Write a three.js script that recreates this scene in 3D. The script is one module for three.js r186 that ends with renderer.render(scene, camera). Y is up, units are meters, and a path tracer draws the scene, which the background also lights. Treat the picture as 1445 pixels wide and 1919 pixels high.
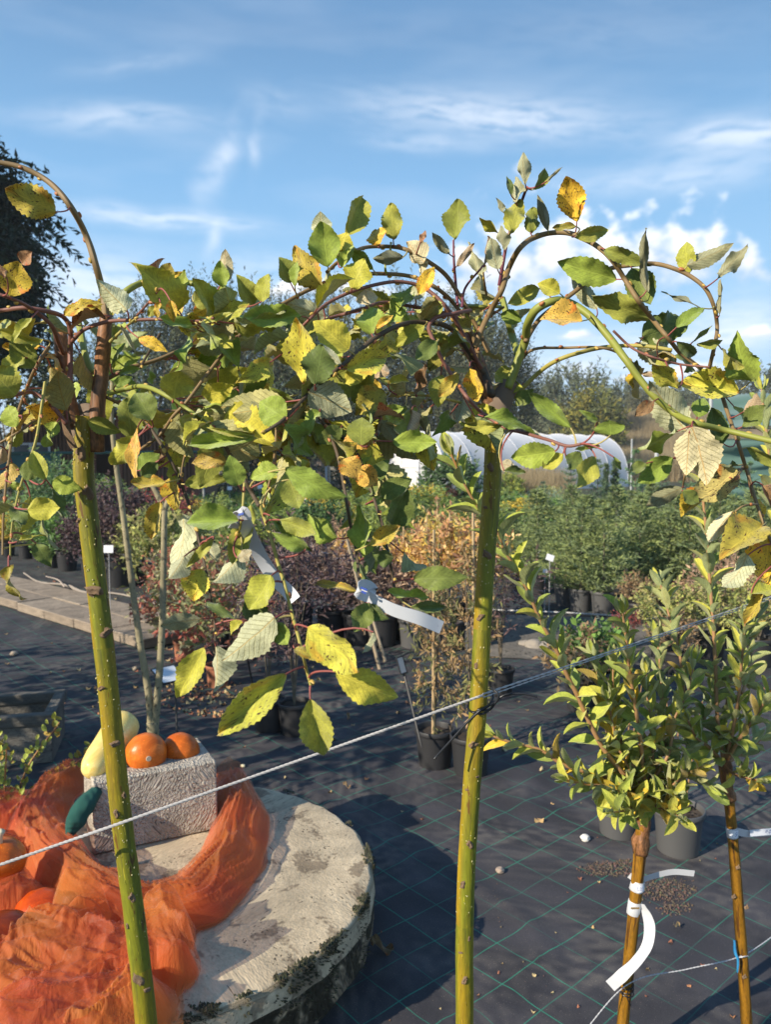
import * as THREE from 'three';
import { mergeGeometries } from 'three/addons/utils/BufferGeometryUtils.js';
import { ImprovedNoise } from 'three/addons/math/ImprovedNoise.js';
import { RoundedBoxGeometry } from 'three/addons/geometries/RoundedBoxGeometry.js';

// ---------- camera, sun, exposure ----------
const W = 1445, H = 1919, F = 1478, PITCH = 4.2 * Math.PI / 180, EYE = 1.6;
const scene = new THREE.Scene();
const camera = new THREE.PerspectiveCamera(2 * Math.atan(H / 2 / F) * 180 / Math.PI, W / H, 0.05, 900);
camera.position.set(0, EYE, 0);
camera.rotation.set(-PITCH, 0, 0);
camera.focus = 1.15;
camera.userData.fStop = 10;
const renderer = new THREE.WebGLRenderer({ antialias: true });
renderer.toneMapping = THREE.LinearToneMapping;
renderer.toneMappingExposure = 1.48;
renderer.shadowMap.enabled = true;
const SUN = new THREE.Vector3(-0.70, 0.46, 0.52).normalize();
const sun = new THREE.DirectionalLight(new THREE.Color(1, 0.89, 0.73), 4.7);
sun.position.copy(SUN).multiplyScalar(40);
sun.castShadow = true;
sun.shadow.mapSize.set(2048, 2048);
Object.assign(sun.shadow.camera, { left: -14, right: 14, top: 14, bottom: -14, near: 1, far: 90 });
scene.add(sun, sun.target);
scene.fog = new THREE.FogExp2(new THREE.Color(0.8, 0.84, 0.87), 0.0009);

// ---------- small tools ----------
const V = (x, y, z) => new THREE.Vector3(x, y, z);
function rng(seed) { let s = (seed * 2654435761) | 0; return () => { s = (s + 0x6d2b79f5) | 0; let t = Math.imul(s ^ (s >>> 15), 1 | s); t = (t + Math.imul(t ^ (t >>> 7), 61 | t)) ^ t; return ((t ^ (t >>> 14)) >>> 0) / 4294967296; }; }
const perlin = new ImprovedNoise();
const noise = (x, y, z = 0) => perlin.noise(x, y, z);
function fbm(x, y, z = 0, oct = 4) { let s = 0, a = 0.5; for (let i = 0; i < oct; i++) { s += a * noise(x, y, z + i * 7.3); x *= 2.03; y *= 2.03; z *= 2.03; a *= 0.5; } return s; }
const clamp = (x, a = 0, b = 1) => Math.min(b, Math.max(a, x));
const smooth = (a, b, x) => { const t = clamp((x - a) / (b - a)); return t * t * (3 - 2 * t); };
const mix = (a, b, t) => a + (b - a) * t;
const C = (r, g, b) => new THREE.Color(r, g, b);                        // linear values
const cp = Math.cos(PITCH), sp = Math.sin(PITCH);
function ray(px, py) { const x = (px - W / 2) / F, y = -(py - H / 2) / F; return V(x, y * cp - sp, -y * sp - cp); }
const at = (px, py, z) => { const r = ray(px, py); return r.multiplyScalar(z / -r.z).add(camera.position); };         // the point z metres ahead
const onto = (px, py, h = 0) => { const r = ray(px, py); return r.multiplyScalar((h - EYE) / r.y).add(camera.position); }; // the point at height h
const used = new Map();
function numbered(name) { const n = used.get(name) || 0; used.set(name, n + 1); return n ? name + '_' + String(n).padStart(3, '0') : name; }
function tag(o, label, category, group, kind) { if (label) o.userData.label = label; if (category) o.userData.category = category; if (group) o.userData.group = group; if (kind) o.userData.kind = kind; return o; }
function mesh(name, geo, mat, parent) { const m = new THREE.Mesh(geo, mat); m.name = parent === scene ? numbered(name) : name; m.castShadow = m.receiveShadow = true; parent.add(m); return m; }
function thing(name, label, category, pos = V(0, 0, 0), turn = 0, group) { const g = new THREE.Group(); g.name = numbered(name); g.position.copy(pos); g.rotation.y = turn; tag(g, label, category, group); scene.add(g); return g; }
const struct = (name, geo, mat) => { const m = mesh(name, geo, mat, scene); m.userData.kind = 'structure'; return m; };
function mat(color, rough = 0.8, extra = {}) { return new THREE.MeshPhysicalMaterial({ color, roughness: rough, side: THREE.DoubleSide, ...extra }); }
function geoFrom(pos, idx, uv, col) {
  const g = new THREE.BufferGeometry();
  g.setAttribute('position', new THREE.Float32BufferAttribute(pos, 3));
  g.setAttribute('uv', new THREE.Float32BufferAttribute(uv && uv.length ? uv : new Float32Array(pos.length / 3 * 2), 2));
  if (col) g.setAttribute('color', new THREE.Float32BufferAttribute(col, 3));
  g.setIndex(idx); g.computeVertexNormals(); return g;
}
const plain = (g) => { const o = g.index ? g.clone() : g; for (const k of Object.keys(o.attributes)) if (!['position', 'normal', 'uv'].includes(k)) o.deleteAttribute(k); return o; };
const join = (list) => mergeGeometries(list.map((g) => plain(g.index ? g.toNonIndexed() : g)), false);
function smoothPath(pts, n) {
  const c = new THREE.CatmullRomCurve3(pts, false, 'centripetal');
  return Array.from({ length: n + 1 }, (_, i) => c.getPoint(i / n));
}
// a tapered tube through points; radii are sampled along it; lumps roughen it
function tube(pts, radii, sides = 8, lump = 0, seed = 1) {
  const pos = [], uv = [], idx = [], n = pts.length; let nrm = null, len = 0;
  for (let i = 0; i < n; i++) {
    const t = pts[Math.min(n - 1, i + 1)].clone().sub(pts[Math.max(0, i - 1)]).normalize();
    if (!nrm) nrm = Math.abs(t.y) < 0.9 ? V(0, 1, 0) : V(1, 0, 0);
    nrm = nrm.clone().sub(t.clone().multiplyScalar(nrm.dot(t))).normalize();
    const b = t.clone().cross(nrm);
    if (i) len += pts[i].distanceTo(pts[i - 1]);
    const f = i / (n - 1) * (radii.length - 1), k = Math.min(radii.length - 2, Math.floor(f)), r0 = radii.length > 1 ? mix(radii[k], radii[k + 1], f - k) : radii[0];
    for (let j = 0; j <= sides; j++) {
      const a = j / sides * Math.PI * 2, r = r0 * (1 + lump * noise(Math.cos(a) * 1.3 + seed, Math.sin(a) * 1.3, len * 40 + seed));
      pos.push(pts[i].x + (nrm.x * Math.cos(a) + b.x * Math.sin(a)) * r, pts[i].y + (nrm.y * Math.cos(a) + b.y * Math.sin(a)) * r, pts[i].z + (nrm.z * Math.cos(a) + b.z * Math.sin(a)) * r);
      uv.push(j / sides * 2 * Math.PI * r0, len);
    }
  }
  const s = sides + 1;
  for (let i = 0; i < n - 1; i++) for (let j = 0; j < sides; j++) { const a = i * s + j; idx.push(a, a + 1, a + s, a + 1, a + s + 1, a + s); }
  for (const e of [0, n - 1]) { const c = pos.length / 3; pos.push(pts[e].x, pts[e].y, pts[e].z); uv.push(0, 0); for (let j = 0; j < sides; j++) e ? idx.push(e * s + j, e * s + j + 1, c) : idx.push(j + 1, j, c); }
  return geoFrom(pos, idx, uv);
}
const rod = (a, b, r, r2 = r, sides = 6) => tube([a, b], [r, r2], sides);
// a strip with thickness along points, wide in the direction(s) across
function ribbon(pts, across, w, thick = 0.0006) {
  const pos = [], uv = [], idx = [], n = pts.length; let len = 0;
  for (let i = 0; i < n; i++) {
    const t = pts[Math.min(n - 1, i + 1)].clone().sub(pts[Math.max(0, i - 1)]).normalize();
    const a0 = Array.isArray(across) ? across[i] : across, a = a0.clone().sub(t.clone().multiplyScalar(a0.dot(t))).normalize(), nn = t.clone().cross(a).multiplyScalar(thick / 2);
    if (i) len += pts[i].distanceTo(pts[i - 1]);
    for (const [s, o] of [[-1, 1], [1, 1], [1, -1], [-1, -1]]) for (const twin of [0, 1]) { const p = pts[i].clone().addScaledVector(a, s * w / 2).addScaledVector(nn, o); pos.push(p.x, p.y, p.z); uv.push(s > 0 ? 1 : 0, len / w); }
  }
  const pairs = [[0, 2], [3, 5], [4, 6], [7, 1]];                    // each side has corners of its own, so that it shades smoothly along its length
  for (let i = 0; i < n - 1; i++) for (const [p, q] of pairs) { const a = i * 8 + p, b = i * 8 + q; idx.push(a, b, a + 8, b, b + 8, a + 8); }
  return geoFrom(pos, idx, uv);
}
function lathe(profile, seg = 24) { return new THREE.LatheGeometry(profile.map(([r, y]) => new THREE.Vector2(r, y)), seg); }
const box = (w, h, d, x = 0, y = 0, z = 0, r = 0) => { const g = r ? new RoundedBoxGeometry(w, h, d, 2, r) : new THREE.BoxGeometry(w, h, d); return g.translate(x, y, z); };
function tex(size, fn, srgb = false, rep = 1) {               // fn(u, v) gives [r, g, b] in 0..1
  const [w, h] = Array.isArray(size) ? size : [size, size], d = new Uint8Array(w * h * 4);
  for (let y = 0; y < h; y++) for (let x = 0; x < w; x++) { const c = fn(x / w, y / h), o = (y * w + x) * 4; d[o] = clamp(c[0]) * 255; d[o + 1] = clamp(c[1]) * 255; d[o + 2] = clamp(c[2]) * 255; d[o + 3] = 255; }
  const t = new THREE.DataTexture(d, w, h); t.wrapS = t.wrapT = THREE.RepeatWrapping; t.magFilter = THREE.LinearFilter; t.minFilter = THREE.LinearFilter; t.repeat.set(rep, rep);
  if (srgb) t.colorSpace = THREE.SRGBColorSpace; t.needsUpdate = true; return t;
}
// tileable noise: period is a whole number of cells
function tnoise(u, v, cells, seed = 0) {
  const a = u * 2 * Math.PI, b = v * 2 * Math.PI, k = cells / (2 * Math.PI);
  return noise(Math.cos(a) * k + seed, Math.sin(a) * k + Math.cos(b) * k * 0.73 + 11.1, Math.sin(b) * k + seed * 1.7);
}

// the same from a table, for large textures
function tableNoise(cells, seed, n = 256) { const d = new Float32Array(n * n); for (let y = 0; y < n; y++) for (let x = 0; x < n; x++) d[y * n + x] = tnoise(x / n, y / n, cells, seed); return (u, v) => { const x = (u - Math.floor(u)) * n, y = (v - Math.floor(v)) * n, i = Math.floor(x) % n, j = Math.floor(y) % n, a = x - Math.floor(x), b = y - Math.floor(y), i2 = (i + 1) % n, j2 = (j + 1) % n; return mix(mix(d[j * n + i], d[j * n + i2], a), mix(d[j2 * n + i], d[j2 * n + i2], a), b); }; }

// ---------- sky: clear autumn blue, cirrus streaks, small cumulus low down ----------
{
  const SW = 3072, SH = 1536, data = new Float32Array(SW * SH * 4), R2D = 180 / Math.PI;
  const dir = (px, py) => { const r = ray(px, py).normalize(); return [Math.atan2(r.x, -r.z) * R2D, Math.asin(r.y) * R2D]; };
  // cirrus: [px, py, half width px, half height px, tilt deg, strength, fibre stretch]
  const soft = [[930, 222, 250, 34, 6, 0.5, 5], [800, 268, 110, 14, 4, 0.3, 4], [1390, 250, 120, 24, 4, 0.6, 4], [1320, 310, 190, 40, -2, 0.25, 3], [408, 310, 20, 80, 26, 0.42, 1.2], [480, 268, 12, 55, 12, 0.3, 1.2], [393, 440, 15, 32, 8, 0.42, 1.0],
    [310, 412, 190, 17, 1, 0.5, 6], [220, 222, 150, 20, -6, 0.36, 5], [250, 120, 110, 14, -14, 0.16, 5], [520, 190, 70, 22, 12, 0.16, 4], [1150, 60, 260, 40, 6, 0.08, 5], [1180, 340, 200, 24, 2, 0.2, 5],
    [170, 535, 150, 55, 2, 0.6, 3], [520, 510, 130, 40, 0, 0.3, 3], [90, 590, 120, 24, 0, 0.5, 4], [1250, 640, 260, 22, 1, 0.55, 6], [1080, 690, 220, 28, 0, 0.6, 6], [1380, 600, 120, 40, 0, 0.5, 4], [780, 620, 300, 60, 0, 0.25, 4]].map(([x, y, w, h, r, s, k]) => [...dir(x, y), w / F * R2D, h / F * R2D, r / R2D, s, k]);
  // cumulus: [px, py, half width px, height px]
  const puffs = [[1000, 500, 210, 165], [1240, 492, 170, 140], [880, 500, 60, 50], [620, 545, 120, 46], [1095, 628, 40, 16], [1420, 628, 60, 20], [1000, 565, 60, 12], [1300, 700, 130, 30]].map(([x, y, w, h]) => [...dir(x, y), w / F * R2D, h / F * R2D]);
  const rand = rng(5);
  for (let i = 0; i < 26; i++) { const az = 40 + rand() * 280; soft.push([az > 180 ? az - 360 : az, 6 + rand() * 40, 6 + rand() * 8, 0.7 + rand() * 1.4, (rand() - 0.5) * 0.3, 0.25 + rand() * 0.3, 4]); if (i % 2) puffs.push([az > 180 ? az - 360 : az, 3 + rand() * 10, 3 + rand() * 4, 1.5 + rand() * 2.5]); }
  const stops = [[-90, 0.13, 0.12, 0.1], [-1.5, 0.2, 0.21, 0.21], [0, 0.52, 0.63, 0.72], [5, 0.37, 0.545, 0.72], [11, 0.262, 0.465, 0.69], [18, 0.185, 0.37, 0.605], [27, 0.122, 0.25, 0.44], [45, 0.08, 0.195, 0.39], [90, 0.065, 0.155, 0.34]];
  const shade = (az, el) => {
    let k = 0; while (k < stops.length - 2 && el > stops[k + 1][0]) k++;
    const t = clamp((el - stops[k][0]) / (stops[k + 1][0] - stops[k][0])); let [r, g, b] = [1, 2, 3].map((c) => mix(stops[k][c], stops[k + 1][c], t));
    if (el > -1 && el < 62) {
      let a = 0;
      const wx = fbm(az * 0.22, el * 0.3, 3.1, 3) * 2.2, wy = fbm(az * 0.2, el * 0.3, 9.7, 3) * 1.6;
      for (const [ca, ce, ra, re, rot, s, kk] of soft) {
        const dx0 = az - ca, dy0 = el - ce; if (Math.abs(dx0) > ra * 2.2 + 3 || Math.abs(dy0) > Math.max(re, ra * Math.abs(Math.sin(rot))) * 2 + 4) continue;
        const dx = dx0 + wx * 0.6, dy = dy0 + wy * 0.35, c = Math.cos(rot), n = Math.sin(rot), x = (dx * c - dy * n) / ra, y = (dx * n + dy * c) / re, d = x * x + y * y;
        if (d < 2.6) a += s * Math.exp(-d * 1.35) * clamp(0.78 + 1.5 * fbm(x * ra * 0.45 + ca, y * re * kk * 0.55, ce, 5)) ;
      }
      a += 0.10 * clamp(fbm(az * 0.07, el * 0.32, 21, 5) * 2.2 + 0.05) * smooth(2, 14, el);
      a = clamp(a, 0, 0.88);
      r = mix(r, 0.78, a); g = mix(g, 0.815, a); b = mix(b, 0.875, a);
      for (const [ca, ce, ra, re] of puffs) {
        const dx = (az - ca) / ra, dy = (el - ce) / re; if (Math.abs(dx) > 1.5 || dy < -0.7 || dy > 1.6) continue;
        const f = fbm(az * 0.55, el * 0.75, ca * 0.1, 6), top = Math.max(0, 1 - dx * dx) * (0.72 + 0.5 * fbm(az * 0.5, ca, 2.2, 3)) + f * 1.1, e = top - dy;
        const al = smooth(0.0, 0.62, e) * smooth(-0.42, 0.1, dy + f * 0.5) * smooth(1.35, 0.8, Math.abs(dx)) * 0.94;
        if (al <= 0) continue;
        const lit = clamp(0.45 + dy * 0.75 + f * 0.9 - dx * 0.12), cr = mix(0.50, 0.93, lit), cg = mix(0.545, 0.93, lit), cb = mix(0.62, 0.94, lit);
        r = mix(r, cr, al); g = mix(g, cg, al); b = mix(b, cb, al);
      }
    }
    return [r, g, b];
  };
  // a coarse sky all round, finer where small clouds need it
  const Q = 6, CW = SW / Q, CH = SH / Q, coarse = new Float32Array(CW * CH * 3), azOf = (col) => { const z = (col / SW - 0.5) * 360 + 90; return z > 180 ? z - 360 : z; };
  for (let j = 0; j < CH; j++) for (let i = 0; i < CW; i++) { const c = shade(azOf(i * Q + Q / 2), ((j * Q + Q / 2) / SH - 0.5) * 180); coarse.set(c, (j * CW + i) * 3); }
  for (let row = 0; row < SH; row++) for (let col = 0; col < SW; col++) {
    const o = (row * SW + col) * 4, az = azOf(col + 0.5), el = ((row + 0.5) / SH - 0.5) * 180;
    if (Math.abs(az) < 36 && el > -1 && el < 36) { const c = shade(az, el); data[o] = c[0]; data[o + 1] = c[1]; data[o + 2] = c[2]; } else {
      const x = (col + 0.5) / Q - 0.5, y = clamp((row + 0.5) / Q - 0.5, 0, CH - 1.001), i = Math.floor(x), j = Math.floor(y), a = x - i, b = y - j, l = (i + CW) % CW, r = (i + 1) % CW;
      for (let c = 0; c < 3; c++) data[o + c] = mix(mix(coarse[(j * CW + l) * 3 + c], coarse[(j * CW + r) * 3 + c], a), mix(coarse[((j + 1) * CW + l) * 3 + c], coarse[((j + 1) * CW + r) * 3 + c], a), b);
    }
    data[o + 3] = 1;
  }
  const t = new THREE.DataTexture(data, SW, SH, THREE.RGBAFormat, THREE.FloatType);
  t.mapping = THREE.EquirectangularReflectionMapping; t.magFilter = THREE.LinearFilter; t.needsUpdate = true;
  scene.background = t; scene.environment = t;
}

// ---------- the ground: soil and turf far out, woven weed mat under the pots ----------
const rGround = rng(11);
{
  const t = tex(512, (u, v) => { const n = 0.5 + 0.7 * tnoise(u, v, 9, 1) + 0.5 * tnoise(u, v, 31, 2) + 0.5 * tnoise(u, v, 90, 3); const g = smooth(0.3, 0.7, 0.5 + tnoise(u, v, 5, 8)); return [mix(0.32, 0.24, g) * (0.6 + n * 0.6), mix(0.28, 0.29, g) * (0.6 + n * 0.6), mix(0.19, 0.11, g) * (0.6 + n * 0.6)]; }, true);
  const pos = [], uv = [], idx = [], R = [0, 4, 8, 16, 30, 60, 120, 260, 700], S = 48;
  for (const r of R) for (let j = 0; j <= S; j++) { const a = j / S * 2 * Math.PI; pos.push(Math.cos(a) * r, -0.03, Math.sin(a) * r); uv.push(Math.cos(a) * r / 3, Math.sin(a) * r / 3); }
  for (let i = 0; i < R.length - 1; i++) for (let j = 0; j < S; j++) { const a = i * (S + 1) + j; idx.push(a, a + 1, a + S + 1, a + 1, a + S + 2, a + S + 1); }
  struct('ground', geoFrom(pos, idx, uv), mat(C(0.75, 0.75, 0.75), 0.95, { map: t }));
}
const matHeight = (x, z) => {
  const f = smooth(-9, -6, z); let h = 0.010 * fbm(x * 1.7, z * 1.7, 4, 3) + 0.004 * noise(x * 6, z * 5, 2) + 0.002 * noise(x * 14, z * 11, 6);
  const w = 1 - Math.abs(noise(x * 0.8 + z * 0.5, z * 0.9 - x * 0.3, 7.7)) * 9; if (w > 0) h += 0.013 * w * w * f;      // long creases
  return h;
};
{
  const CELL = 0.148, N = 16, S = 2048;
  const hash = (x, y) => { const s = Math.sin(x * 127.1 + y * 311.7) * 43758.5453; return s - Math.floor(s); };
  const wob = Array.from({ length: 64 }, (_, i) => 0.25 + 0.75 * hash(i, 3));
  const n7 = tableNoise(7, 4), n60 = tableNoise(60, 5, 512), n15 = tableNoise(15, 9), n12 = tableNoise(12, 3), n23 = tableNoise(23, 6);
  const t = tex(S, (u, v) => {
    const px = Math.floor(u * S), py = Math.floor(v * S), weave = ((px >> 1) + (py >> 1)) % 2 ? 1.12 : 0.88;
    const d = clamp(0.3 + n7(u, v) * 1.3) * clamp(0.5 + n60(u, v) * 1.4), g = hash(px, py);
    let r = 0.20, gg = 0.196, b = 0.205; const k = weave * (0.86 + 0.28 * g) * (1 + 0.25 * n15(u, v));
    r *= k; gg *= k; b *= k;
    r = mix(r, 0.38, d * 0.65); gg = mix(gg, 0.36, d * 0.65); b = mix(b, 0.33, d * 0.65);
    if (g > 0.9985 - d * 0.012) { r = 0.55; gg = 0.5; b = 0.42; }
    const line = (q, along, id) => { const c = q * N, n = Math.round(c), o = Math.abs(c - n + 0.035 * n12(along, (n % N) / N)) * CELL; return smooth(0.0024, 0.0011, o) * clamp(0.25 + wob[(n % N) + id] * 0.75 + 0.5 * n23(u, v)); };
    const l = Math.max(line(u, v, 0), line(v, u, 20)) * (0.55 + 0.4 * hash(px, py + 9));
    return [mix(r, 0.16, l), mix(gg, 0.52, l), mix(b, 0.40, l)];
  }, true);
  const bump = tex(512, (u, v) => { const a = Math.sin(u * 512 * Math.PI / 2), b = Math.sin(v * 512 * Math.PI / 2); const n = 0.5 + 0.25 * a * b + 0.2 * tnoise(u, v, 40, 2); return [n, n, n]; });
  bump.repeat.set(4, 4);
  const xs = [], zs = []; for (let x = -11; x < 13; x += Math.abs(x - 0.3) < 2.2 ? 0.035 : Math.abs(x) < 4 ? 0.12 : 0.5) xs.push(x); for (let z = 1.6; z > -19; z -= z > -5 ? 0.035 : z > -9 ? 0.08 : 0.4) zs.push(z);
  const pos = [], uv = [], idx = [], ca = Math.cos(0.72), sa = Math.sin(0.72), T = CELL * N;
  for (const z of zs) for (const x of xs) { pos.push(x, matHeight(x, z), z); const wx = x + 0.03 * noise(x * 0.9, z * 0.9, 1), wz = z + 0.03 * noise(x * 0.9, z * 0.9, 5); uv.push((wx * ca - wz * sa) / T, (wx * sa + wz * ca) / T); }
  for (let i = 0; i < zs.length - 1; i++) for (let j = 0; j < xs.length - 1; j++) { const a = i * xs.length + j; idx.push(a, a + 1, a + xs.length, a + 1, a + xs.length + 1, a + xs.length); }
  struct('weed_mat', geoFrom(pos, idx, uv), mat(C(1.47, 1.46, 1.5), 0.74, { map: t, bumpMap: bump, bumpScale: 0.0012, specularIntensity: 0.45 }));
}
// ---------- paths: a row of concrete paving slabs, and a strip of grey fleece weighed down with stones ----------
const concreteTex = tex(512, (u, v) => { const n = tnoise(u, v, 6, 1) * 0.5 + tnoise(u, v, 25, 2) * 0.35 + tnoise(u, v, 110, 3) * 0.35; const s = tnoise(u, v, 60, 9) > 0.42 ? 0.62 : 1; const k = (0.70 + 0.22 * n) * s; return [k, k * 0.965, k * 0.9]; }, true);
const concreteBump = tex(512, (u, v) => { const n = 0.5 + 0.35 * tnoise(u, v, 28, 12) + 0.4 * tnoise(u, v, 95, 13); return [n, n, n]; });
{
  const path = new THREE.Group(); path.name = 'path'; path.userData.kind = 'structure'; scene.add(path);
  const m = [C(0.62, 0.53, 0.45), C(0.56, 0.48, 0.41), C(0.66, 0.57, 0.49)].map((c) => mat(c, 0.9, { map: concreteTex, bumpMap: concreteBump, bumpScale: 0.002 }));
  const a = onto(305, 1192, 0.09), b = onto(-160, 1062, 0.09), d = b.clone().sub(a), L = d.length(); d.normalize();
  const turn = Math.atan2(-d.z, d.x), n = Math.round(L / 0.62), r = rng(3);
  for (let k = 0; k < n; k++) for (let row = 0; row < 2; row++) {
    const w = L / n - 0.012, q = a.clone().addScaledVector(d, (k + 0.5) * L / n), off = row ? -0.37 : 0; if (row && k < 1) continue;
    const s = mesh('paving_slab', box(w, 0.085, 0.36, 0, 0, 0, 0.008), m[Math.floor(r() * 3)], path);
    s.position.set(q.x - Math.sin(turn) * off, 0.05 + (r() - 0.5) * 0.008, q.z - Math.cos(turn) * off); s.rotation.set((r() - 0.5) * 0.02, turn + (r() - 0.5) * 0.02, (r() - 0.5) * 0.02);
  }
  const p0 = onto(900, 1232), p1 = onto(1500, 1262), p2 = onto(1500, 1168), p3 = onto(900, 1150), pos = [], uv = [], idx = [], NX = 70, NZ = 22;
  for (let j = 0; j <= NZ; j++) for (let i = 0; i <= NX; i++) { const u = i / NX, v = j / NZ, q = p0.clone().lerp(p1, u).lerp(p3.clone().lerp(p2, u), v); pos.push(q.x, 0.03 + 0.02 * fbm(q.x * 3, q.z * 3, 2, 3) + (v < 0.06 || v > 0.95 ? -0.025 : 0), q.z); uv.push(q.x * 0.8, q.z * 0.8); }
  for (let j = 0; j < NZ; j++) for (let i = 0; i < NX; i++) { const k = j * (NX + 1) + i; idx.push(k, k + 1, k + NX + 1, k + 1, k + NX + 2, k + NX + 1); }
  struct('fleece_path', geoFrom(pos, idx, uv), mat(C(0.30, 0.29, 0.28), 0.9, { map: concreteTex, bumpMap: concreteBump, bumpScale: 0.004 }));
  const edge = smoothPath([onto(905, 1143, 0.02), onto(1010, 1146, 0.035), onto(1140, 1153, 0.03), onto(1260, 1162, 0.03)], 20);
  tag(mesh('edging_strip', ribbon(edge, V(0, 0.3, 1), 0.06, 0.012), mat(C(0.6, 0.59, 0.56), 0.8), scene), 'pale edging strip laid along the far side of the grey fleece path', 'edging strip');
}
// ---------- distant land ----------
{
  const pos = [], col = [], idx = [], NX = 90, NZ = 36;
  for (let j = 0; j <= NZ; j++) for (let i = 0; i <= NX; i++) {
    const x = -30 + 130 * i / NX, z = -46 - 75 * j / NZ, t = j / NZ, h = -0.02 + smooth(0, 0.75, t) * smooth(4, 30, x + j * 0.2) * 7.2 + 0.35 * fbm(x * 0.16, z * 0.16, 1, 4) * smooth(0, 0.2, t);
    pos.push(x, h, z); const n = 0.5 + fbm(x * 0.5, z * 0.5, 3, 4), g = smooth(0.45, 0.8, 0.5 + fbm(x * 0.09, z * 0.09, 8, 2));
    col.push(mix(0.29, 0.20, g) * (0.7 + n * 0.5), mix(0.215, 0.19, g) * (0.7 + n * 0.5), mix(0.12, 0.08, g) * (0.7 + n * 0.5));
  }
  for (let j = 0; j < NZ; j++) for (let i = 0; i < NX; i++) { const k = j * (NX + 1) + i; idx.push(k, k + 1, k + NX + 1, k + 1, k + NX + 2, k + NX + 1); }
  struct('hill', geoFrom(pos, idx, null, col), mat(C(1, 1, 1), 0.95, { vertexColors: true }));
  const p2 = [], i2 = [], c2 = [], N2 = 160;
  for (let i = 0; i <= N2; i++) { const x = -260 + 700 * i / N2, top = 11 + 7 * smooth(-100, 140, x) + 3 * fbm(x * 0.02, 1, 1, 3) + 1.8 * fbm(x * 0.22, 4, 1, 3); for (const [y, z] of [[-1, -300], [top * 0.6, -318], [top, -345], [0, -420]]) { p2.push(x, y + (y > 0 ? 1.2 * noise(x * 0.4, y, 2) : 0), z); c2.push(0.055, 0.085, 0.04); } }
  for (let i = 0; i < N2; i++) for (let j = 0; j < 3; j++) { const k = i * 4 + j; i2.push(k, k + 4, k + 1, k + 1, k + 4, k + 5); }
  struct('hills', geoFrom(p2, i2, null, c2), mat(C(1, 1, 1), 0.95, { vertexColors: true }));
}

// ---------- leaf clouds: many small faces along shoots spread through a volume ----------
// o: rx ry rz, shoots, per, len, up, out, leafL, leafW, cols [[r,g,b],...], vary, droop, inner, flatBottom
function crown(seed, o) {
  const r = rng(seed), pos = [], col = [], idx = [], cy = o.cy ?? 0;
  for (let i = 0; i < o.shoots; i++) {
    const a = r() * 2 * Math.PI, ct = o.low === undefined ? r() * 2 - 1 : mix(o.low, 1, r()), st = Math.sqrt(1 - ct * ct), inner = mix(o.inner ?? 0.45, 0.97, Math.sqrt(r()));
    const bump = 1 + (o.rough ?? 0.25) * noise(Math.cos(a) * st * 2.3 + seed, ct * 2.3, Math.sin(a) * st * 2.3);
    const p = V(Math.cos(a) * st * o.rx, ct * o.ry, Math.sin(a) * st * (o.rz ?? o.rx)).multiplyScalar(inner * bump); p.y += cy;
    const d = V(Math.cos(a) * st * (o.out ?? 0.7), ct * (o.out ?? 0.7) + (o.up ?? 0.6), Math.sin(a) * st * (o.out ?? 0.7)).add(V(r() - 0.5, r() - 0.5, r() - 0.5).multiplyScalar(0.7)).normalize();
    const L = o.len * (0.5 + r()), base = o.cols[Math.floor(r() * o.cols.length)], cl = 1 + (o.vary ?? 0.25) * (r() * 2 - 1);
    for (let k = 0; k < o.per; k++) {
      const t = (k + r() * 0.6) / o.per, q = p.clone().addScaledVector(d, L * t); q.y -= (o.droop ?? 0) * L * t * t;
      const side = V(r() - 0.5, r() - 0.5, r() - 0.5).normalize(), ld = d.clone().multiplyScalar(o.along ?? 0.55).add(side).normalize(); if (o.droop) ld.y -= o.droop * 0.6;
      ld.normalize(); const wv = ld.clone().cross(V(r() - 0.5, r() - 0.5, r() - 0.5)).normalize(), ll = o.leafL * (0.65 + r() * 0.7), lw = o.leafW * (0.7 + r() * 0.6) / 2, n = pos.length / 3, nn = ld.clone().cross(wv).multiplyScalar(ll * 0.12);
      const b = q, m1 = q.clone().addScaledVector(ld, ll * 0.45).addScaledVector(wv, lw).add(nn), m2 = q.clone().addScaledVector(ld, ll * 0.45).addScaledVector(wv, -lw).add(nn), e = q.clone().addScaledVector(ld, ll);
      for (const w of [b, m1, e, m2]) pos.push(w.x, w.y, w.z);
      const f = cl * (0.8 + r() * 0.4); for (let c = 0; c < 4; c++) col.push(base[0] * f, base[1] * f, base[2] * f);
      idx.push(n, n + 1, n + 2, n, n + 2, n + 3);
    }
  }
  return geoFrom(pos, idx, null, col);
}
const foliageMat = (rough = 0.95, trans = 0.3, extra = {}) => new THREE.MeshPhysicalMaterial({ color: 0xffffff, vertexColors: true, roughness: rough, transmission: trans, thickness: 0, side: THREE.DoubleSide, ...extra });
const fol = foliageMat(), folDark = foliageMat(0.95, 0.15);
const barkMat = mat(C(0.16, 0.13, 0.09), 0.9), greyBark = mat(C(0.24, 0.22, 0.17), 0.9);
function stems(seed, n, r0, h, spread, y0 = 0) {
  const r = rng(seed), list = [];
  for (let i = 0; i < n; i++) { const a = r() * 6.28, s = spread * (0.4 + r() * 0.6); list.push(tube(smoothPath([V(0, y0, 0), V(Math.cos(a) * s * 0.3, y0 + h * 0.4, Math.sin(a) * s * 0.3), V(Math.cos(a) * s, y0 + h * (0.8 + r() * 0.3), Math.sin(a) * s)], 5), [r0, r0 * 0.4], 5)); }
  return join(list);
}
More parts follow.
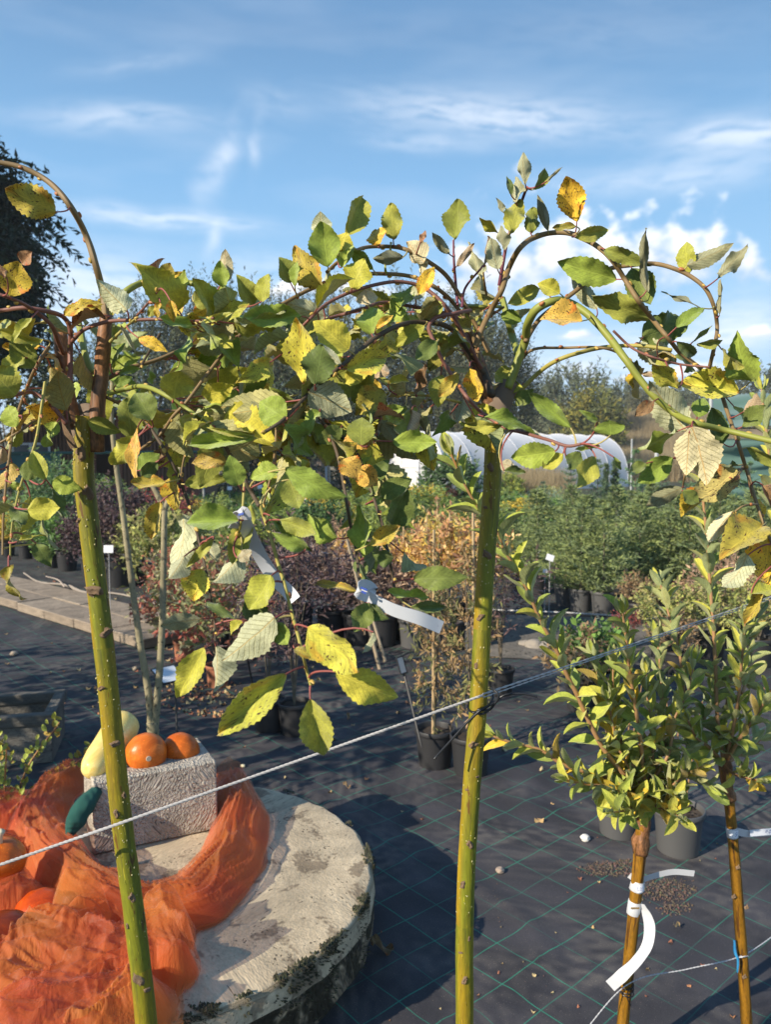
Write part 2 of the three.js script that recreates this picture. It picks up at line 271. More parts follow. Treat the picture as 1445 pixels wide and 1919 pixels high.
// the trees beyond the nursery
function farTree(name, label, pos, h, rx, o, group, turn = 0) {
  const g = thing(name, label, 'tree', pos, turn, group), s = o.seed;
  mesh('trunk', join([tube(smoothPath([V(0, -0.2, 0), V(0.1 * h * 0.2, h * 0.3, 0), V(0, h * 0.62, 0.03 * h)], 8), [h * 0.028, h * 0.012], 8, 0.2, s), stems(s + 1, 7, h * 0.011, h * 0.62, rx * 0.7, h * 0.12)]), barkMat, g);
  mesh('crown', crown(s, { rx, ry: h * 0.42, rz: rx, cy: h * 0.56, ...o }), o.mat || folDark, g);
  return g;
}
{
  const wil = [[0.10, 0.115, 0.055], [0.08, 0.10, 0.05], [0.13, 0.14, 0.075], [0.055, 0.07, 0.035]];
  const spots = [[285, 40, 9.2, 3.4], [385, 42, 9.9, 3.0], [480, 40, 9.6, 2.8], [580, 43, 9.2, 2.9], [675, 41, 9.3, 2.9], [770, 43, 9.5, 2.9], [868, 41, 9.2, 2.6], [925, 44, 7.6, 2.2]];
  const words = ['behind the slatted shed', 'with feathery top shoots above the brown curled leaves', 'with pale thin shoots over the cream leaf', 'below the tall upright leaves of the arching branch', 'in the middle of the dark willow belt', 'under the knobbly dry leaf', 'behind the trunk union of the second standard', 'at the end of the belt beside the open sky'];
  spots.forEach(([px, z, h, rx], i) => {
    const p = at(px, 851, z); p.y = -0.03; const hh = h * (z / 40) * 1.0;
    farTree('willow_bush', 'tall grey green willow bush ' + words[i], p, hh, rx, { seed: 40 + i, shoots: 1050, per: 16, len: 1.6, up: 0.95, out: 0.55, leafL: 0.22, leafW: 0.062, cols: wil, vary: 0.35, inner: 0.35, along: 0.9, rough: 0.4, ry: hh * 0.43, cy: hh * 0.5 }, 'willow belt beyond the nursery', i);
  });
  // dark belt underneath: bushes in front of the shed line
  [[180, 30, 5.2, 2.6, 'dark bush behind the slatted shed roof'], [440, 33, 4.2, 2.6, 'low dark bush at the foot of the willow belt'], [555, 34, 4.4, 2.4, 'dark bush beside the small hut under the willows'], [640, 36, 4.8, 2.0, 'dark bush against the far side of the polytunnel'], [20, 27, 5.6, 2.8, 'green bush under the tall dark tree by the shed window']].forEach(([px, z, h, rx, label], i) => {
    const p = at(px, 851, z); p.y = -0.03;
    const g = thing('bush', label, 'bush', p, i); mesh('stem', stems(70 + i, 6, 0.06, h * 0.6, rx * 0.5), barkMat, g);
    mesh('crown', crown(60 + i, { rx, ry: h * 0.5, cy: h * 0.52, shoots: 420, per: 12, len: 0.8, up: 0.3, leafL: 0.22, leafW: 0.09, cols: [[0.035, 0.055, 0.02], [0.05, 0.075, 0.03], [0.025, 0.04, 0.016]], vary: 0.3, rough: 0.35 }), folDark, g);
  });
  // the tall dark tree whose crown edge hangs into the frame
  {
    const p = at(-212, 851, 17); p.y = -0.03;
    const g = thing('ash_tree', 'tall dark tree with drooping feathery leaves behind the arching branch', 'tree', p);
    mesh('trunk', join([tube(smoothPath([V(0, -0.2, 0), V(0.1, 2.5, 0), V(-0.1, 6.8, 0.2)], 8), [0.2, 0.09], 10, 0.2, 5), stems(78, 9, 0.07, 4.6, 1.9, 2.4)]), barkMat, g);
    mesh('crown', crown(77, { rx: 2.75, rz: 2.5, ry: 3.3, cy: 6.1, shoots: 4600, per: 20, len: 0.85, up: -0.05, out: 0.9, leafL: 0.2, leafW: 0.065, cols: [[0.022, 0.042, 0.02], [0.03, 0.055, 0.025], [0.018, 0.035, 0.02]], vary: 0.3, droop: 0.5, inner: 0.55, along: 0.7, rough: 0.5 }), folDark, g);
  }
  // far bushes on the rise
  [[1075, 74, 8.6, 3.9, [[0.13, 0.15, 0.08], [0.10, 0.125, 0.065]], 'round grey green willow on the rise beyond the polytunnel'], [1020, 82, 6.4, 3.0, [[0.14, 0.15, 0.09], [0.11, 0.12, 0.07]], 'smaller pale willow on the rise beside the round one'], [1108, 62, 5.2, 1.9, [[0.25, 0.22, 0.03], [0.17, 0.18, 0.035], [0.10, 0.12, 0.03]], 'yellowing bush in front of the round willow on the rise'], [1168, 92, 6.6, 3.0, [[0.09, 0.115, 0.06], [0.12, 0.13, 0.06]], 'green bush at the top of the dry grass slope'], [1205, 88, 5.2, 2.6, [[0.14, 0.135, 0.06], [0.10, 0.11, 0.05]], 'olive bush behind the leaf on the dry slope'], [1262, 90, 5.6, 2.6, [[0.11, 0.125, 0.06]], 'far bush behind the arching green stem'], [1330, 84, 7.0, 3.0, [[0.08, 0.10, 0.055]], 'dark far tree beyond the green shade netting'], [1425, 80, 7.4, 3.2, [[0.08, 0.10, 0.055]], 'last far tree beyond the green shade netting']].forEach(([px, z, h, rx, cols, label], i) => {
    const p = at(px, 851, z); p.y = 0.6 + (px > 1090 ? 2.2 : 1.2) * smooth(56, 90, z);
    const g = farTree('far_bush', label, p, h, rx, { seed: 90 + i, shoots: 520, per: 12, len: 1.3, up: 0.6, leafL: 0.42, leafW: 0.14, cols, vary: 0.3, rough: 0.4, inner: 0.4, along: 0.8, ry: h * 0.46, cy: h * 0.5 }, null, i);
  });
  // tall dry grass
  const blade = (n, seed, L, w, cols) => { const r = rng(seed), pos = [], col = [], idx = []; for (let i = 0; i < n; i++) { const x = (r() - 0.5), z = (r() - 0.5), a = r() * 6.28, h = L * (0.6 + r() * 0.6), lean = V(r() - 0.5, 0, r() - 0.5).multiplyScalar(h * 0.5), k = pos.length / 3, c = cols[Math.floor(r() * cols.length)], f = 0.75 + r() * 0.5; pos.push(x - Math.cos(a) * w, 0, z - Math.sin(a) * w, x + Math.cos(a) * w, 0, z + Math.sin(a) * w, x + lean.x, h, z + lean.z); for (let q = 0; q < 3; q++) col.push(c[0] * f, c[1] * f, c[2] * f); idx.push(k, k + 1, k + 2); } return geoFrom(pos, idx, null, col); };
  const dry = blade(260, 5, 1.1, 0.012, [[0.34, 0.26, 0.14], [0.28, 0.21, 0.11], [0.38, 0.31, 0.18]]);
  const put = (name, label, spotsOf, s) => { const list = spotsOf, im = new THREE.InstancedMesh(dry, fol, list.length), m = new THREE.Matrix4(), q = new THREE.Quaternion(); list.forEach((p, i) => { q.setFromAxisAngle(V(0, 1, 0), i * 1.7); m.compose(p, q, V(s, s * (0.8 + (i % 5) * 0.1), s)); im.setMatrixAt(i, m); }); im.name = numbered(name); tag(im, label, 'dry grass', null, 'stuff'); scene.add(im); };
  const r = rng(8), a = [], b = [];
  for (let i = 0; i < 900; i++) { const z = 47 + r() * 36, px = 960 + r() * 420, p = at(px, 851, z); p.y = -0.02 + smooth(0, 0.75, (z - 46) / 75) * smooth(4, 30, p.x) * 7.2; a.push(p); }
  for (let i = 0; i < 120; i++) { const p = at(940 + r() * 110, 851, 23 + r() * 6); p.y = -0.03; b.push(p); }
  put('dry_grass', 'tall dry brown grass covering the slope beyond the polytunnel', a, 1.3); put('straw_grass', 'pale straw coloured grass between the shrub rows and the polytunnel', b, 0.85);
}
// ---------- white polytunnel ----------
{
  const A = V(1.15, 0, -33.2), Bv = V(10.9, 0, -41.2), ax = Bv.clone().sub(A), L = ax.length(), g = thing('polytunnel', 'long white fleece covered polytunnel with rounded ends', 'polytunnel', V(A.x, -0.03, A.z), Math.atan2(-ax.z, ax.x));
  const R = 2.05, Ht = 2.62, prof = (t) => { const a = Math.PI * t; return [Math.cos(a) * R, Math.pow(Math.sin(a), 0.72) * Ht]; };
  const pos = [], uv = [], idx = [], N = 24, M = 40;
  for (let i = 0; i <= M; i++) for (let j = 0; j <= N; j++) { const x = L * i / M, [z, y] = prof(j / N), sag = 1 - 0.018 * Math.abs(Math.sin(i / M * Math.PI * 8)) + 0.006 * noise(i * 0.7, j * 0.6, 2); pos.push(x, y * sag, z * sag); uv.push(x, j / N * 6); }
  for (let i = 0; i < M; i++) for (let j = 0; j < N; j++) { const k = i * (N + 1) + j; idx.push(k, k + 1, k + N + 1, k + 1, k + N + 2, k + N + 1); }
  const white = mat(C(0.88, 0.88, 0.89), 0.97, { transmission: 0.42, thickness: 0 });
  mesh('cover', geoFrom(pos, idx, uv), white, g);
  for (const x of [0, L]) { const p = [0, 0.9, 0], u = [0, 0], id = []; for (let j = 0; j <= N; j++) { const [z, y] = prof(j / N); p.push(x ? 0.0 : 0.05 * noise(j, 1, 1), y, z); u.push(0, 0); if (j) id.push(0, j, j + 1); } const e = mesh('end_panel', geoFrom(p, id, u), white, g); e.position.x = x ? x + 0.002 : -0.002; }
  const rail = mat(C(0.82, 0.83, 0.85), 0.5);
  for (let i = 0; i <= 8; i++) mesh('hoop', tube(Array.from({ length: 21 }, (_, j) => { const [z, y] = prof(j / 20); return V(L * i / 8, y * 1.004, z * 1.004); }), [0.014, 0.014], 6), white, g);
  const d = mesh('door', box(0.03, 1.9, 1.0, -0.06, 1.0, -0.1, 0.01), white, g);
  for (const [w, h, y, z] of [[0.05, 1.95, 1.0, 0.45], [0.05, 1.95, 1.0, -0.65], [0.05, 0.06, 1.99, -0.1], [0.05, 0.05, 1.1, -0.1]]) mesh('door_bar', box(0.045, h, h > 1 ? 0.05 : 1.06, -0.1, y, z, 0.004), rail, d);
}
// ---------- slatted shed, awning, hut ----------
{
  const wood = [C(0.17, 0.085, 0.05), C(0.20, 0.10, 0.058), C(0.145, 0.072, 0.042)].map((c) => mat(c, 0.8)), Z = 21, X = (px) => (px - W / 2) / F * Z;
  const g = thing('garden_shed', 'brown shed of upright wooden slats with a dark doorway', 'shed', V(X(48), -0.03, -Z));
  const L = X(372) - X(48), x = (px) => X(px) - X(48), r = rng(4);
  for (let k = 0; k < 46; k++) { const w = L / 46, cx = (k + 0.5) * w; if (cx > x(176) && cx < x(226)) continue; const s = mesh('slat', box(w * 0.66, 2.5 + r() * 0.02, 0.03, 0, 0, 0, 0.004), wood[Math.floor(r() * 3)], g); s.position.set(cx, 1.32, r() * 0.008); }
  const inner = mat(C(0.15, 0.085, 0.055), 0.85); mesh('back_wall', box(L, 2.6, 0.05, L / 2, 1.3, -1.9), inner, g); mesh('floor', box(L, 0.06, 1.9, L / 2, 0.12, -0.95), inner, g); for (const q of [-0.03, L + 0.03]) mesh('side_wall', box(0.05, 2.6, 1.95, q, 1.3, -0.96), inner, g); mesh('floor_beam', box(x(226) - x(176), 0.12, 0.5, (x(226) + x(176)) / 2, 0.2, 0.1, 0.01), wood[0], g);
  for (const px of [176, 226, 370]) mesh('post', box(0.14, 2.7, 0.14, x(px), 1.35, 0.05, 0.01), mat(C(0.24, 0.10, 0.06), 0.75), g);
  mesh('roof', box(L + 0.5, 0.12, 2.6, L / 2, 2.74, -0.9, 0.02), mat(C(0.10, 0.09, 0.08), 0.9), g);
  const wf = mesh('window', box(1.0, 0.62, 0.05, x(62), 1.62, 0.06, 0.01), mat(C(0.72, 0.73, 0.74), 0.5), g); for (const s of [-0.25, 0.25]) mesh('pane', box(0.4, 0.5, 0.02, x(62) + s, 1.62, 0.085), mat(C(0.10, 0.12, 0.14), 0.1), wf);
  // awning of green fabric
  const aw = thing('awning', 'green fabric awning sloping down in front of the slatted shed', 'awning', V(0, 0, 0)), gm = mat(C(0.055, 0.15, 0.125), 0.85, { transmission: 0.25, thickness: 0 });
  const q = [at(-60, 852, 18), at(118, 852, 18), at(62, 918, 17), at(-60, 872, 16.5)], pos = [], idx = [], uv = [], N = 14;
  for (let j = 0; j <= N; j++) for (let i = 0; i <= N; i++) { const u = i / N, v = j / N, p = q[0].clone().lerp(q[1], u).lerp(q[3].clone().lerp(q[2], u), v); p.y -= 0.12 * Math.sin(u * Math.PI) * Math.sin(v * Math.PI) + 0.02 * noise(u * 6, v * 6, 3); pos.push(p.x, p.y, p.z); uv.push(u, v); }
  for (let j = 0; j < N; j++) for (let i = 0; i < N; i++) { const k = j * (N + 1) + i; idx.push(k, k + 1, k + N + 1, k + 1, k + N + 2, k + N + 1); }
  mesh('fabric', geoFrom(pos, idx, uv), gm, aw); mesh('rail', rod(at(-60, 850, 18), at(382, 847, 18), 0.035), gm, aw);
  for (const px of [40, 110, 380]) { const t = at(px, 850, 18), b = t.clone(); b.y = -0.03; mesh('pole', rod(b, t, 0.025), mat(C(0.3, 0.31, 0.3), 0.5), aw); }
  // hut far under the willows
  const hp = at(586, 851, 33), h = thing('hut', 'small weathered wooden hut far off under the willows', 'hut', V(hp.x, -0.03, hp.z)), hw = mat(C(0.32, 0.25, 0.2), 0.9);
  for (let k = 0; k < 7; k++) mesh('plank', box(0.17, 1.5, 0.03, -0.54 + k * 0.18, 0.75, 0, 0.005), hw, h); mesh('roof', box(1.6, 0.08, 1.4, 0, 1.58, -0.5, 0.02), mat(C(0.08, 0.2, 0.18), 0.7), h); mesh('side_wall', box(1.2, 1.45, 0.9, 0, 0.74, -0.52), hw, h);
  mesh('window', box(0.2, 0.3, 0.02, 0.1, 1.0, 0.03), mat(C(0.1, 0.12, 0.13), 0.1), h);
  for (const [px, y0, y1, c] of [[612, 830, 905, C(0.5, 0.52, 0.53)], [618, 836, 910, C(0.45, 0.36, 0.26)]]) { const a = at(px, y1, 26), b = at(px - 2, y0, 26); a.y = -0.03; tag(mesh(px === 612 ? 'metal_post' : 'wooden_post', rod(a, b, 0.035), mat(c, 0.6), scene), px === 612 ? 'thin grey metal post standing between the hut and the polytunnel' : 'pale wooden post beside the thin grey metal post', 'post'); }
}
// ---------- green netting structure by the conifers ----------
{
  const g = thing('shade_house', 'low green shade net house with sagging net walls', 'shade house', V(0, 0, 0)), Z = 15.5, net = mat(C(0.12, 0.23, 0.19), 0.9, { transmission: 0.3, thickness: 0 }), pole = mat(C(0.45, 0.47, 0.47), 0.5);
  const pane = (px0, px1, y0, y1, z0, z1, seed) => { const pos = [], uv = [], idx = [], N = 30, M = 12; for (let j = 0; j <= M; j++) for (let i = 0; i <= N; i++) { const u = i / N, v = j / M, p = at(mix(px0, px1, u), mix(y0, y1, v), mix(z0, z1, v)); p.y += 0.05 * noise(u * 4, v * 7, seed) - 0.06 * Math.sin(u * Math.PI * 3) * Math.sin(v * Math.PI); p.z += 0.14 * noise(u * 2, v * 9, seed + 3) + 0.06 * Math.sin(v * 14 + noise(u * 3, 1, seed) * 3); pos.push(p.x, p.y, p.z); uv.push(u, v); } for (let j = 0; j < M; j++) for (let i = 0; i < N; i++) { const k = j * (N + 1) + i; idx.push(k, k + 1, k + N + 1, k + 1, k + N + 2, k + N + 1); } mesh('net_panel', geoFrom(pos, idx, uv), net, g); };
  pane(1332, 1600, 738, 800, Z + 1.6, Z, 1); pane(1328, 1600, 822, 905, Z, Z, 5); pane(1326, 1600, 905, 985, Z, Z, 9);
  for (const [px, a, b] of [[1334, 735, 1000], [1470, 735, 1000], [1600, 735, 1000]]) { const t = at(px, a, Z + 0.1), q = t.clone(); q.y = -0.03; mesh('pole', rod(q, t, 0.04), pole, g); }
  for (const y of [801, 823, 905]) mesh('tension_rope', rod(at(1325, y, Z - 0.03), at(1610, y + 4, Z - 0.03), 0.018), mat(C(0.05, 0.08, 0.07), 0.8), g);
  const grey = thing('fence_post', 'grey metal post beside the far end of the polytunnel', 'post'); const t = at(1232, 826, 27), b = t.clone(); b.y = -0.03; mesh('post', rod(b, t, 0.07), pole, grey); mesh('cap', new THREE.SphereGeometry(0.09, 10, 6).translate(t.x, t.y, t.z), pole, grey);
  const p2 = thing('fence_post', 'thin pale post standing where the polytunnel ends', 'post'); const t2 = at(1185, 824, 30), b2 = t2.clone(); b2.y = -0.03; mesh('post', rod(b2, t2, 0.03), pole, p2); mesh('cap', new THREE.SphereGeometry(0.035, 8, 6).translate(t2.x, t2.y, t2.z), pole, p2);
}

// ---------- round concrete slab with the cinder block, gourds and orange organza ----------
const SL = V(-0.75, 0, -2.46), SR = 0.71, SH = 0.25;
const slabTex = tex(768, (u, v) => { const n = tnoise(u, v, 5, 21) * 0.6 + tnoise(u, v, 17, 22) * 0.4 + tnoise(u, v, 70, 23) * 0.35 + tnoise(u, v, 200, 24) * 0.3; let k = 0.74 + 0.17 * n; const pit = tnoise(u, v, 90, 25) + 0.4 * tnoise(u, v, 12, 28); if (pit > 0.62) k *= 0.5; const st = smooth(0.12, 0.4, tnoise(u, v, 9, 26) + 0.3 * tnoise(u, v, 60, 27)); return [k * mix(1, 0.72, st), k * mix(0.965, 0.68, st), k * mix(0.89, 0.62, st)]; }, true);
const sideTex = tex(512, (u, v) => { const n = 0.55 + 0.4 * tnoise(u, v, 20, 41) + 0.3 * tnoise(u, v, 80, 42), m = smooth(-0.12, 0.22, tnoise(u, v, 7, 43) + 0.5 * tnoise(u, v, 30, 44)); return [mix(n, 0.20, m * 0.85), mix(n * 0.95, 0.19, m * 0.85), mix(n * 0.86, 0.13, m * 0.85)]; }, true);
const fine = tex(512, (u, v) => { const n = 0.5 + 0.3 * tnoise(u, v, 45, 33) + 0.4 * tnoise(u, v, 130, 34); return [n, n, n]; });
const rough = tex(512, (u, v) => { const w = Math.abs(tnoise(u, v, 34, 31)) * 1.6, n = 0.35 + w * 0.6 + 0.25 * tnoise(u, v, 110, 32); return [n, n, n]; });
{
  const g = thing('concrete_slab', 'thick round weathered concrete disc with mossy rim carrying block and gourds', 'concrete slab', SL);
  const pos = [], uv = [], idx = [], S = 160, rings = [];
  for (let i = 0; i <= 14; i++) rings.push([i / 14 * 0.975, 0]);
  rings.push([0.988, -0.006], [1, -0.02], [1.003, -0.07], [1.0, -0.13], [0.99, -0.19], [0.955, -0.215], [0.93, -0.23], [0.93, -0.27]);
  rings.forEach(([r, y], i) => { for (let j = 0; j <= S; j++) { const a = j / S * 2 * Math.PI, c = Math.cos(a), s = Math.sin(a), e = smooth(0.85, 1, r), k = SR * r * (1 + e * (0.022 * fbm(c * 2.4, s * 2.4, 2 + y * 2, 4) + 0.012 * noise(c * 9, s * 9, y * 24))); const x = c * k, z = s * k; pos.push(x, SH + y + 0.006 * fbm(x * 4, z * 4, 1, 4) - e * 0.012 * Math.max(0, noise(c * 7, s * 7, 3)), z); i <= 15 ? uv.push(x * 1.4, z * 1.4) : uv.push(a * 1.0, y * 1.4); } });
  for (let i = 0; i < rings.length - 1; i++) for (let j = 0; j < S; j++) { const a = i * (S + 1) + j; idx.push(a, a + 1, a + S + 1, a + 1, a + S + 2, a + S + 1); }
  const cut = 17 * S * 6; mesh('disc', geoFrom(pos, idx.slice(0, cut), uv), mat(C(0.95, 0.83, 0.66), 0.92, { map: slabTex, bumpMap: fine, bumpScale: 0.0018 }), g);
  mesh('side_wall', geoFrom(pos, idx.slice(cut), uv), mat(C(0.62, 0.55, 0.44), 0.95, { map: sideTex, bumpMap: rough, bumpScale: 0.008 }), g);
  // cushions of moss along the rim
  const r = rng(17), mp = [], mc = [], mi = [];
  for (let i = 0; i < 26000; i++) {
    const a = r() * 6.283, band = noise(Math.cos(a) * 3.1, Math.sin(a) * 3.1, 5) + 0.4 * noise(Math.cos(a) * 11, Math.sin(a) * 11, 2); const low = smooth(-0.6, 0.9, Math.sin(a)) * 0.18; if (band + low < 0.13 + r() * 0.26) continue;
    const top = r() < 0.45, k = SR * (top ? 1 - r() * r() * r() * 0.06 : 1.004), y = SH + (top ? 0.002 : -r() * r() * 0.2), x = Math.cos(a) * k, z = Math.sin(a) * k; if (Math.abs(noise(x * 14, z * 14, y * 16)) < 0.1) continue;
    const n = mp.length / 3, h = 0.004 + r() * 0.007, w = 0.0028 + r() * 0.0035, b = r() * 6.28, o = top ? [0, h, 0] : [Math.cos(a) * h, h * 0.3, Math.sin(a) * h];
    for (const q of [0, 2.1, 4.2]) mp.push(x + Math.cos(b + q) * w, y + (top ? 0 : Math.sin(b + q) * w), z + Math.sin(b + q) * w * (top ? 1 : 0.5)); mp.push(x + o[0], y + o[1], z + o[2]);
    const f = 0.5 + r(), c = r() < 0.3 ? [0.09, 0.075, 0.04] : [0.055, 0.06, 0.02]; for (let q = 0; q < 4; q++) mc.push(c[0] * f, c[1] * f, c[2] * f); mi.push(n, n + 1, n + 3, n + 1, n + 2, n + 3, n + 2, n, n + 3);
  }
  const moss = mesh('moss', geoFrom(mp, mi, null, mc), fol, g); moss.userData.kind = 'stuff';
}
const BT = 0.47, BC = V(-0.855, 0.38, -2.775);
{
  const g = thing('cinder_block', 'rough grey cinder block standing on the round concrete slab', 'concrete block', BC, BT);
  const b = new RoundedBoxGeometry(0.425, 0.255, 0.27, 26, 0.008), p = b.attributes.position, n = b.attributes.normal;
  for (let i = 0; i < p.count; i++) { const x = p.getX(i), y = p.getY(i), z = p.getZ(i), e = Math.max(0, Math.abs(x) / 0.2125 + Math.abs(y) / 0.125 - 1.82) * 0.03, k = 0.005 * fbm(x * 26, y * 26, z * 26, 3) - e * Math.max(0, 0.4 + noise(x * 30, y * 30, z * 30)); p.setXYZ(i, x + n.getX(i) * k, y + n.getY(i) * k, z + n.getZ(i) * k); }
  const q = b.attributes.uv; for (let i = 0; i < p.count; i++) { const ax = Math.abs(n.getX(i)), ay = Math.abs(n.getY(i)); ay > 0.7 ? q.setXY(i, p.getX(i) * 3, p.getZ(i) * 3) : ax > 0.7 ? q.setXY(i, p.getZ(i) * 3, p.getY(i) * 3) : q.setXY(i, p.getX(i) * 3, p.getY(i) * 3); }
  b.computeVertexNormals(); mesh('body', b, mat(C(1.0, 0.97, 0.93), 0.95, { map: concreteTex, bumpMap: rough, bumpScale: 0.010 }), g);
}
// gourds: profile turned about an axis, faint ribs
function gourd(name, label, pos, axis, prof, col, ribs, scar, group) {
  const g = thing(name, label, name === 'squash' ? 'squash' : 'pumpkin', pos, 0, group), geo = lathe(prof.map(([r, y]) => [r, y]), 48), p = geo.attributes.position;
  for (let i = 0; i < p.count; i++) { const x = p.getX(i), z = p.getZ(i), a = Math.atan2(z, x), k = 1 + ribs * Math.cos(a * 10) * 0.5 + 0.02 * noise(x * 18, p.getY(i) * 18, z * 18); p.setX(i, x * k); p.setZ(i, z * k); }
  geo.computeVertexNormals();
  const body = mesh('body', geo, mat(col[0], 0.34, { map: col[1], bumpMap: rough, bumpScale: 0.0003, specularIntensity: 0.6 }), g);
  body.quaternion.setFromUnitVectors(V(0, 1, 0), axis.clone().normalize());
  const top = prof[prof.length - 1][1];
  if (scar === 'scar') { const s = mesh('blossom_scar', lathe([[0, 0.002], [0.003, 0.0025], [0.0045, 0.001], [0.0062, 0.0028], [0.0085, 0.002], [0.0095, 0]], 20), mat(C(0.42, 0.36, 0.27), 0.9), body); s.position.y = top - 0.0006; }
  if (scar === 'stem') { const s = mesh('stem', tube([V(0, -0.005, 0), V(0.002, 0.018, 0), V(0.008, 0.038, 0.003)], [0.011, 0.008, 0.011], 8, 0.3, 3), mat(C(0.62, 0.54, 0.36), 0.85), body); s.position.y = top; }
  return g;
}
const skin = (a, b, seed) => tex(256, (u, v) => { const n = clamp(0.5 + tnoise(u, v, 8, seed) * 0.9 + tnoise(u, v, 40, seed + 1) * 0.35), s = tnoise(u, v, 70, seed + 2) > 0.5 ? 1.25 : 1; return [0, 1, 2].map((c) => mix(a[c], b[c], n) * s); }, true);
const orange = skin([0.74, 0.36, 0.10], [0.87, 0.47, 0.17], 1), orange2 = skin([0.70, 0.33, 0.08], [0.82, 0.42, 0.13], 5), yellow = skin([0.90, 0.77, 0.42], [0.96, 0.87, 0.56], 8);
const round = (r, h, n = 16) => Array.from({ length: n + 1 }, (_, i) => { const a = Math.PI * i / n; return [Math.pow(Math.sin(a), 0.85) * r + (i === 0 || i === n ? 0 : 0.0), -Math.cos(a) * h]; });
const top = BC.y + 0.125;
gourd('pumpkin', 'round orange pumpkin in the middle of the gourds on the cinder block', at(273, 1412, 2.745), V(0.42, 0.06, 0.9), round(0.073, 0.066), [C(1, 1, 1), orange], 0.012, 'scar', 'pumpkins');
gourd('pumpkin', 'darker orange pumpkin lying tilted at the corner of the cinder block', at(338, 1408, 2.83), V(-0.35, -0.42, 0.84), round(0.070, 0.062), [C(1, 1, 1), orange2], 0.02, 'scar', 'pumpkins');
gourd('squash', 'long pale yellow squash leaning across the corner of the cinder block', at(203, 1398, 2.76), at(238, 1345, 2.9).sub(at(172, 1438, 2.62)), [[0, -0.155], [0.022, -0.152], [0.036, -0.14], [0.047, -0.115], [0.053, -0.07], [0.056, -0.01], [0.060, 0.05], [0.064, 0.1], [0.058, 0.135], [0.04, 0.155], [0.018, 0.163], [0, 0.165]], [C(1, 1, 1), yellow], 0.006, 'none');
gourd('pumpkin', 'orange pumpkin with a pale stump of stem at the edge of the slab', at(-4, 1612, 2.28), V(0.12, 1, 0.1), round(0.078, 0.06), [C(1, 1, 1), orange2], 0.03, 'stem', 'pumpkins');
gourd('pumpkin', 'red pumpkin showing glossy through the orange organza', onto(78, 1712, 0.29), V(0.2, 1, 0.3), round(0.075, 0.055), [C(0.9, 0.5, 0.4), orange2], 0.04, 'none', 'pumpkins');
gourd('pumpkin', 'dark brown pumpkin half hidden under the organza by the slab edge', onto(2, 1760, 0.30), V(0, 1, 0.1), round(0.085, 0.06), [C(0.35, 0.22, 0.14), orange2], 0.04, 'none', 'pumpkins');
// dark green knitted bag tucked behind the block corner
{
  const pts = smoothPath([at(182, 1480, 2.58), at(158, 1510, 2.53), at(140, 1540, 2.5), at(128, 1566, 2.48)], 20), g = tube(pts, [0.02, 0.033, 0.032, 0.012], 40, 0.14, 4);
  const knit = tex(128, (u, v) => { const k = 0.5 + 0.5 * Math.sin(u * 40 * Math.PI) * Math.sin(v * 40 * Math.PI); return [k, k, k]; });
  tag(mesh('knitted_bag', g, mat(C(0.012, 0.075, 0.06), 0.95, { bumpMap: knit, bumpScale: 0.003 }), scene), 'dark green knitted cloth tucked between the organza and the cinder block', 'cloth');
}
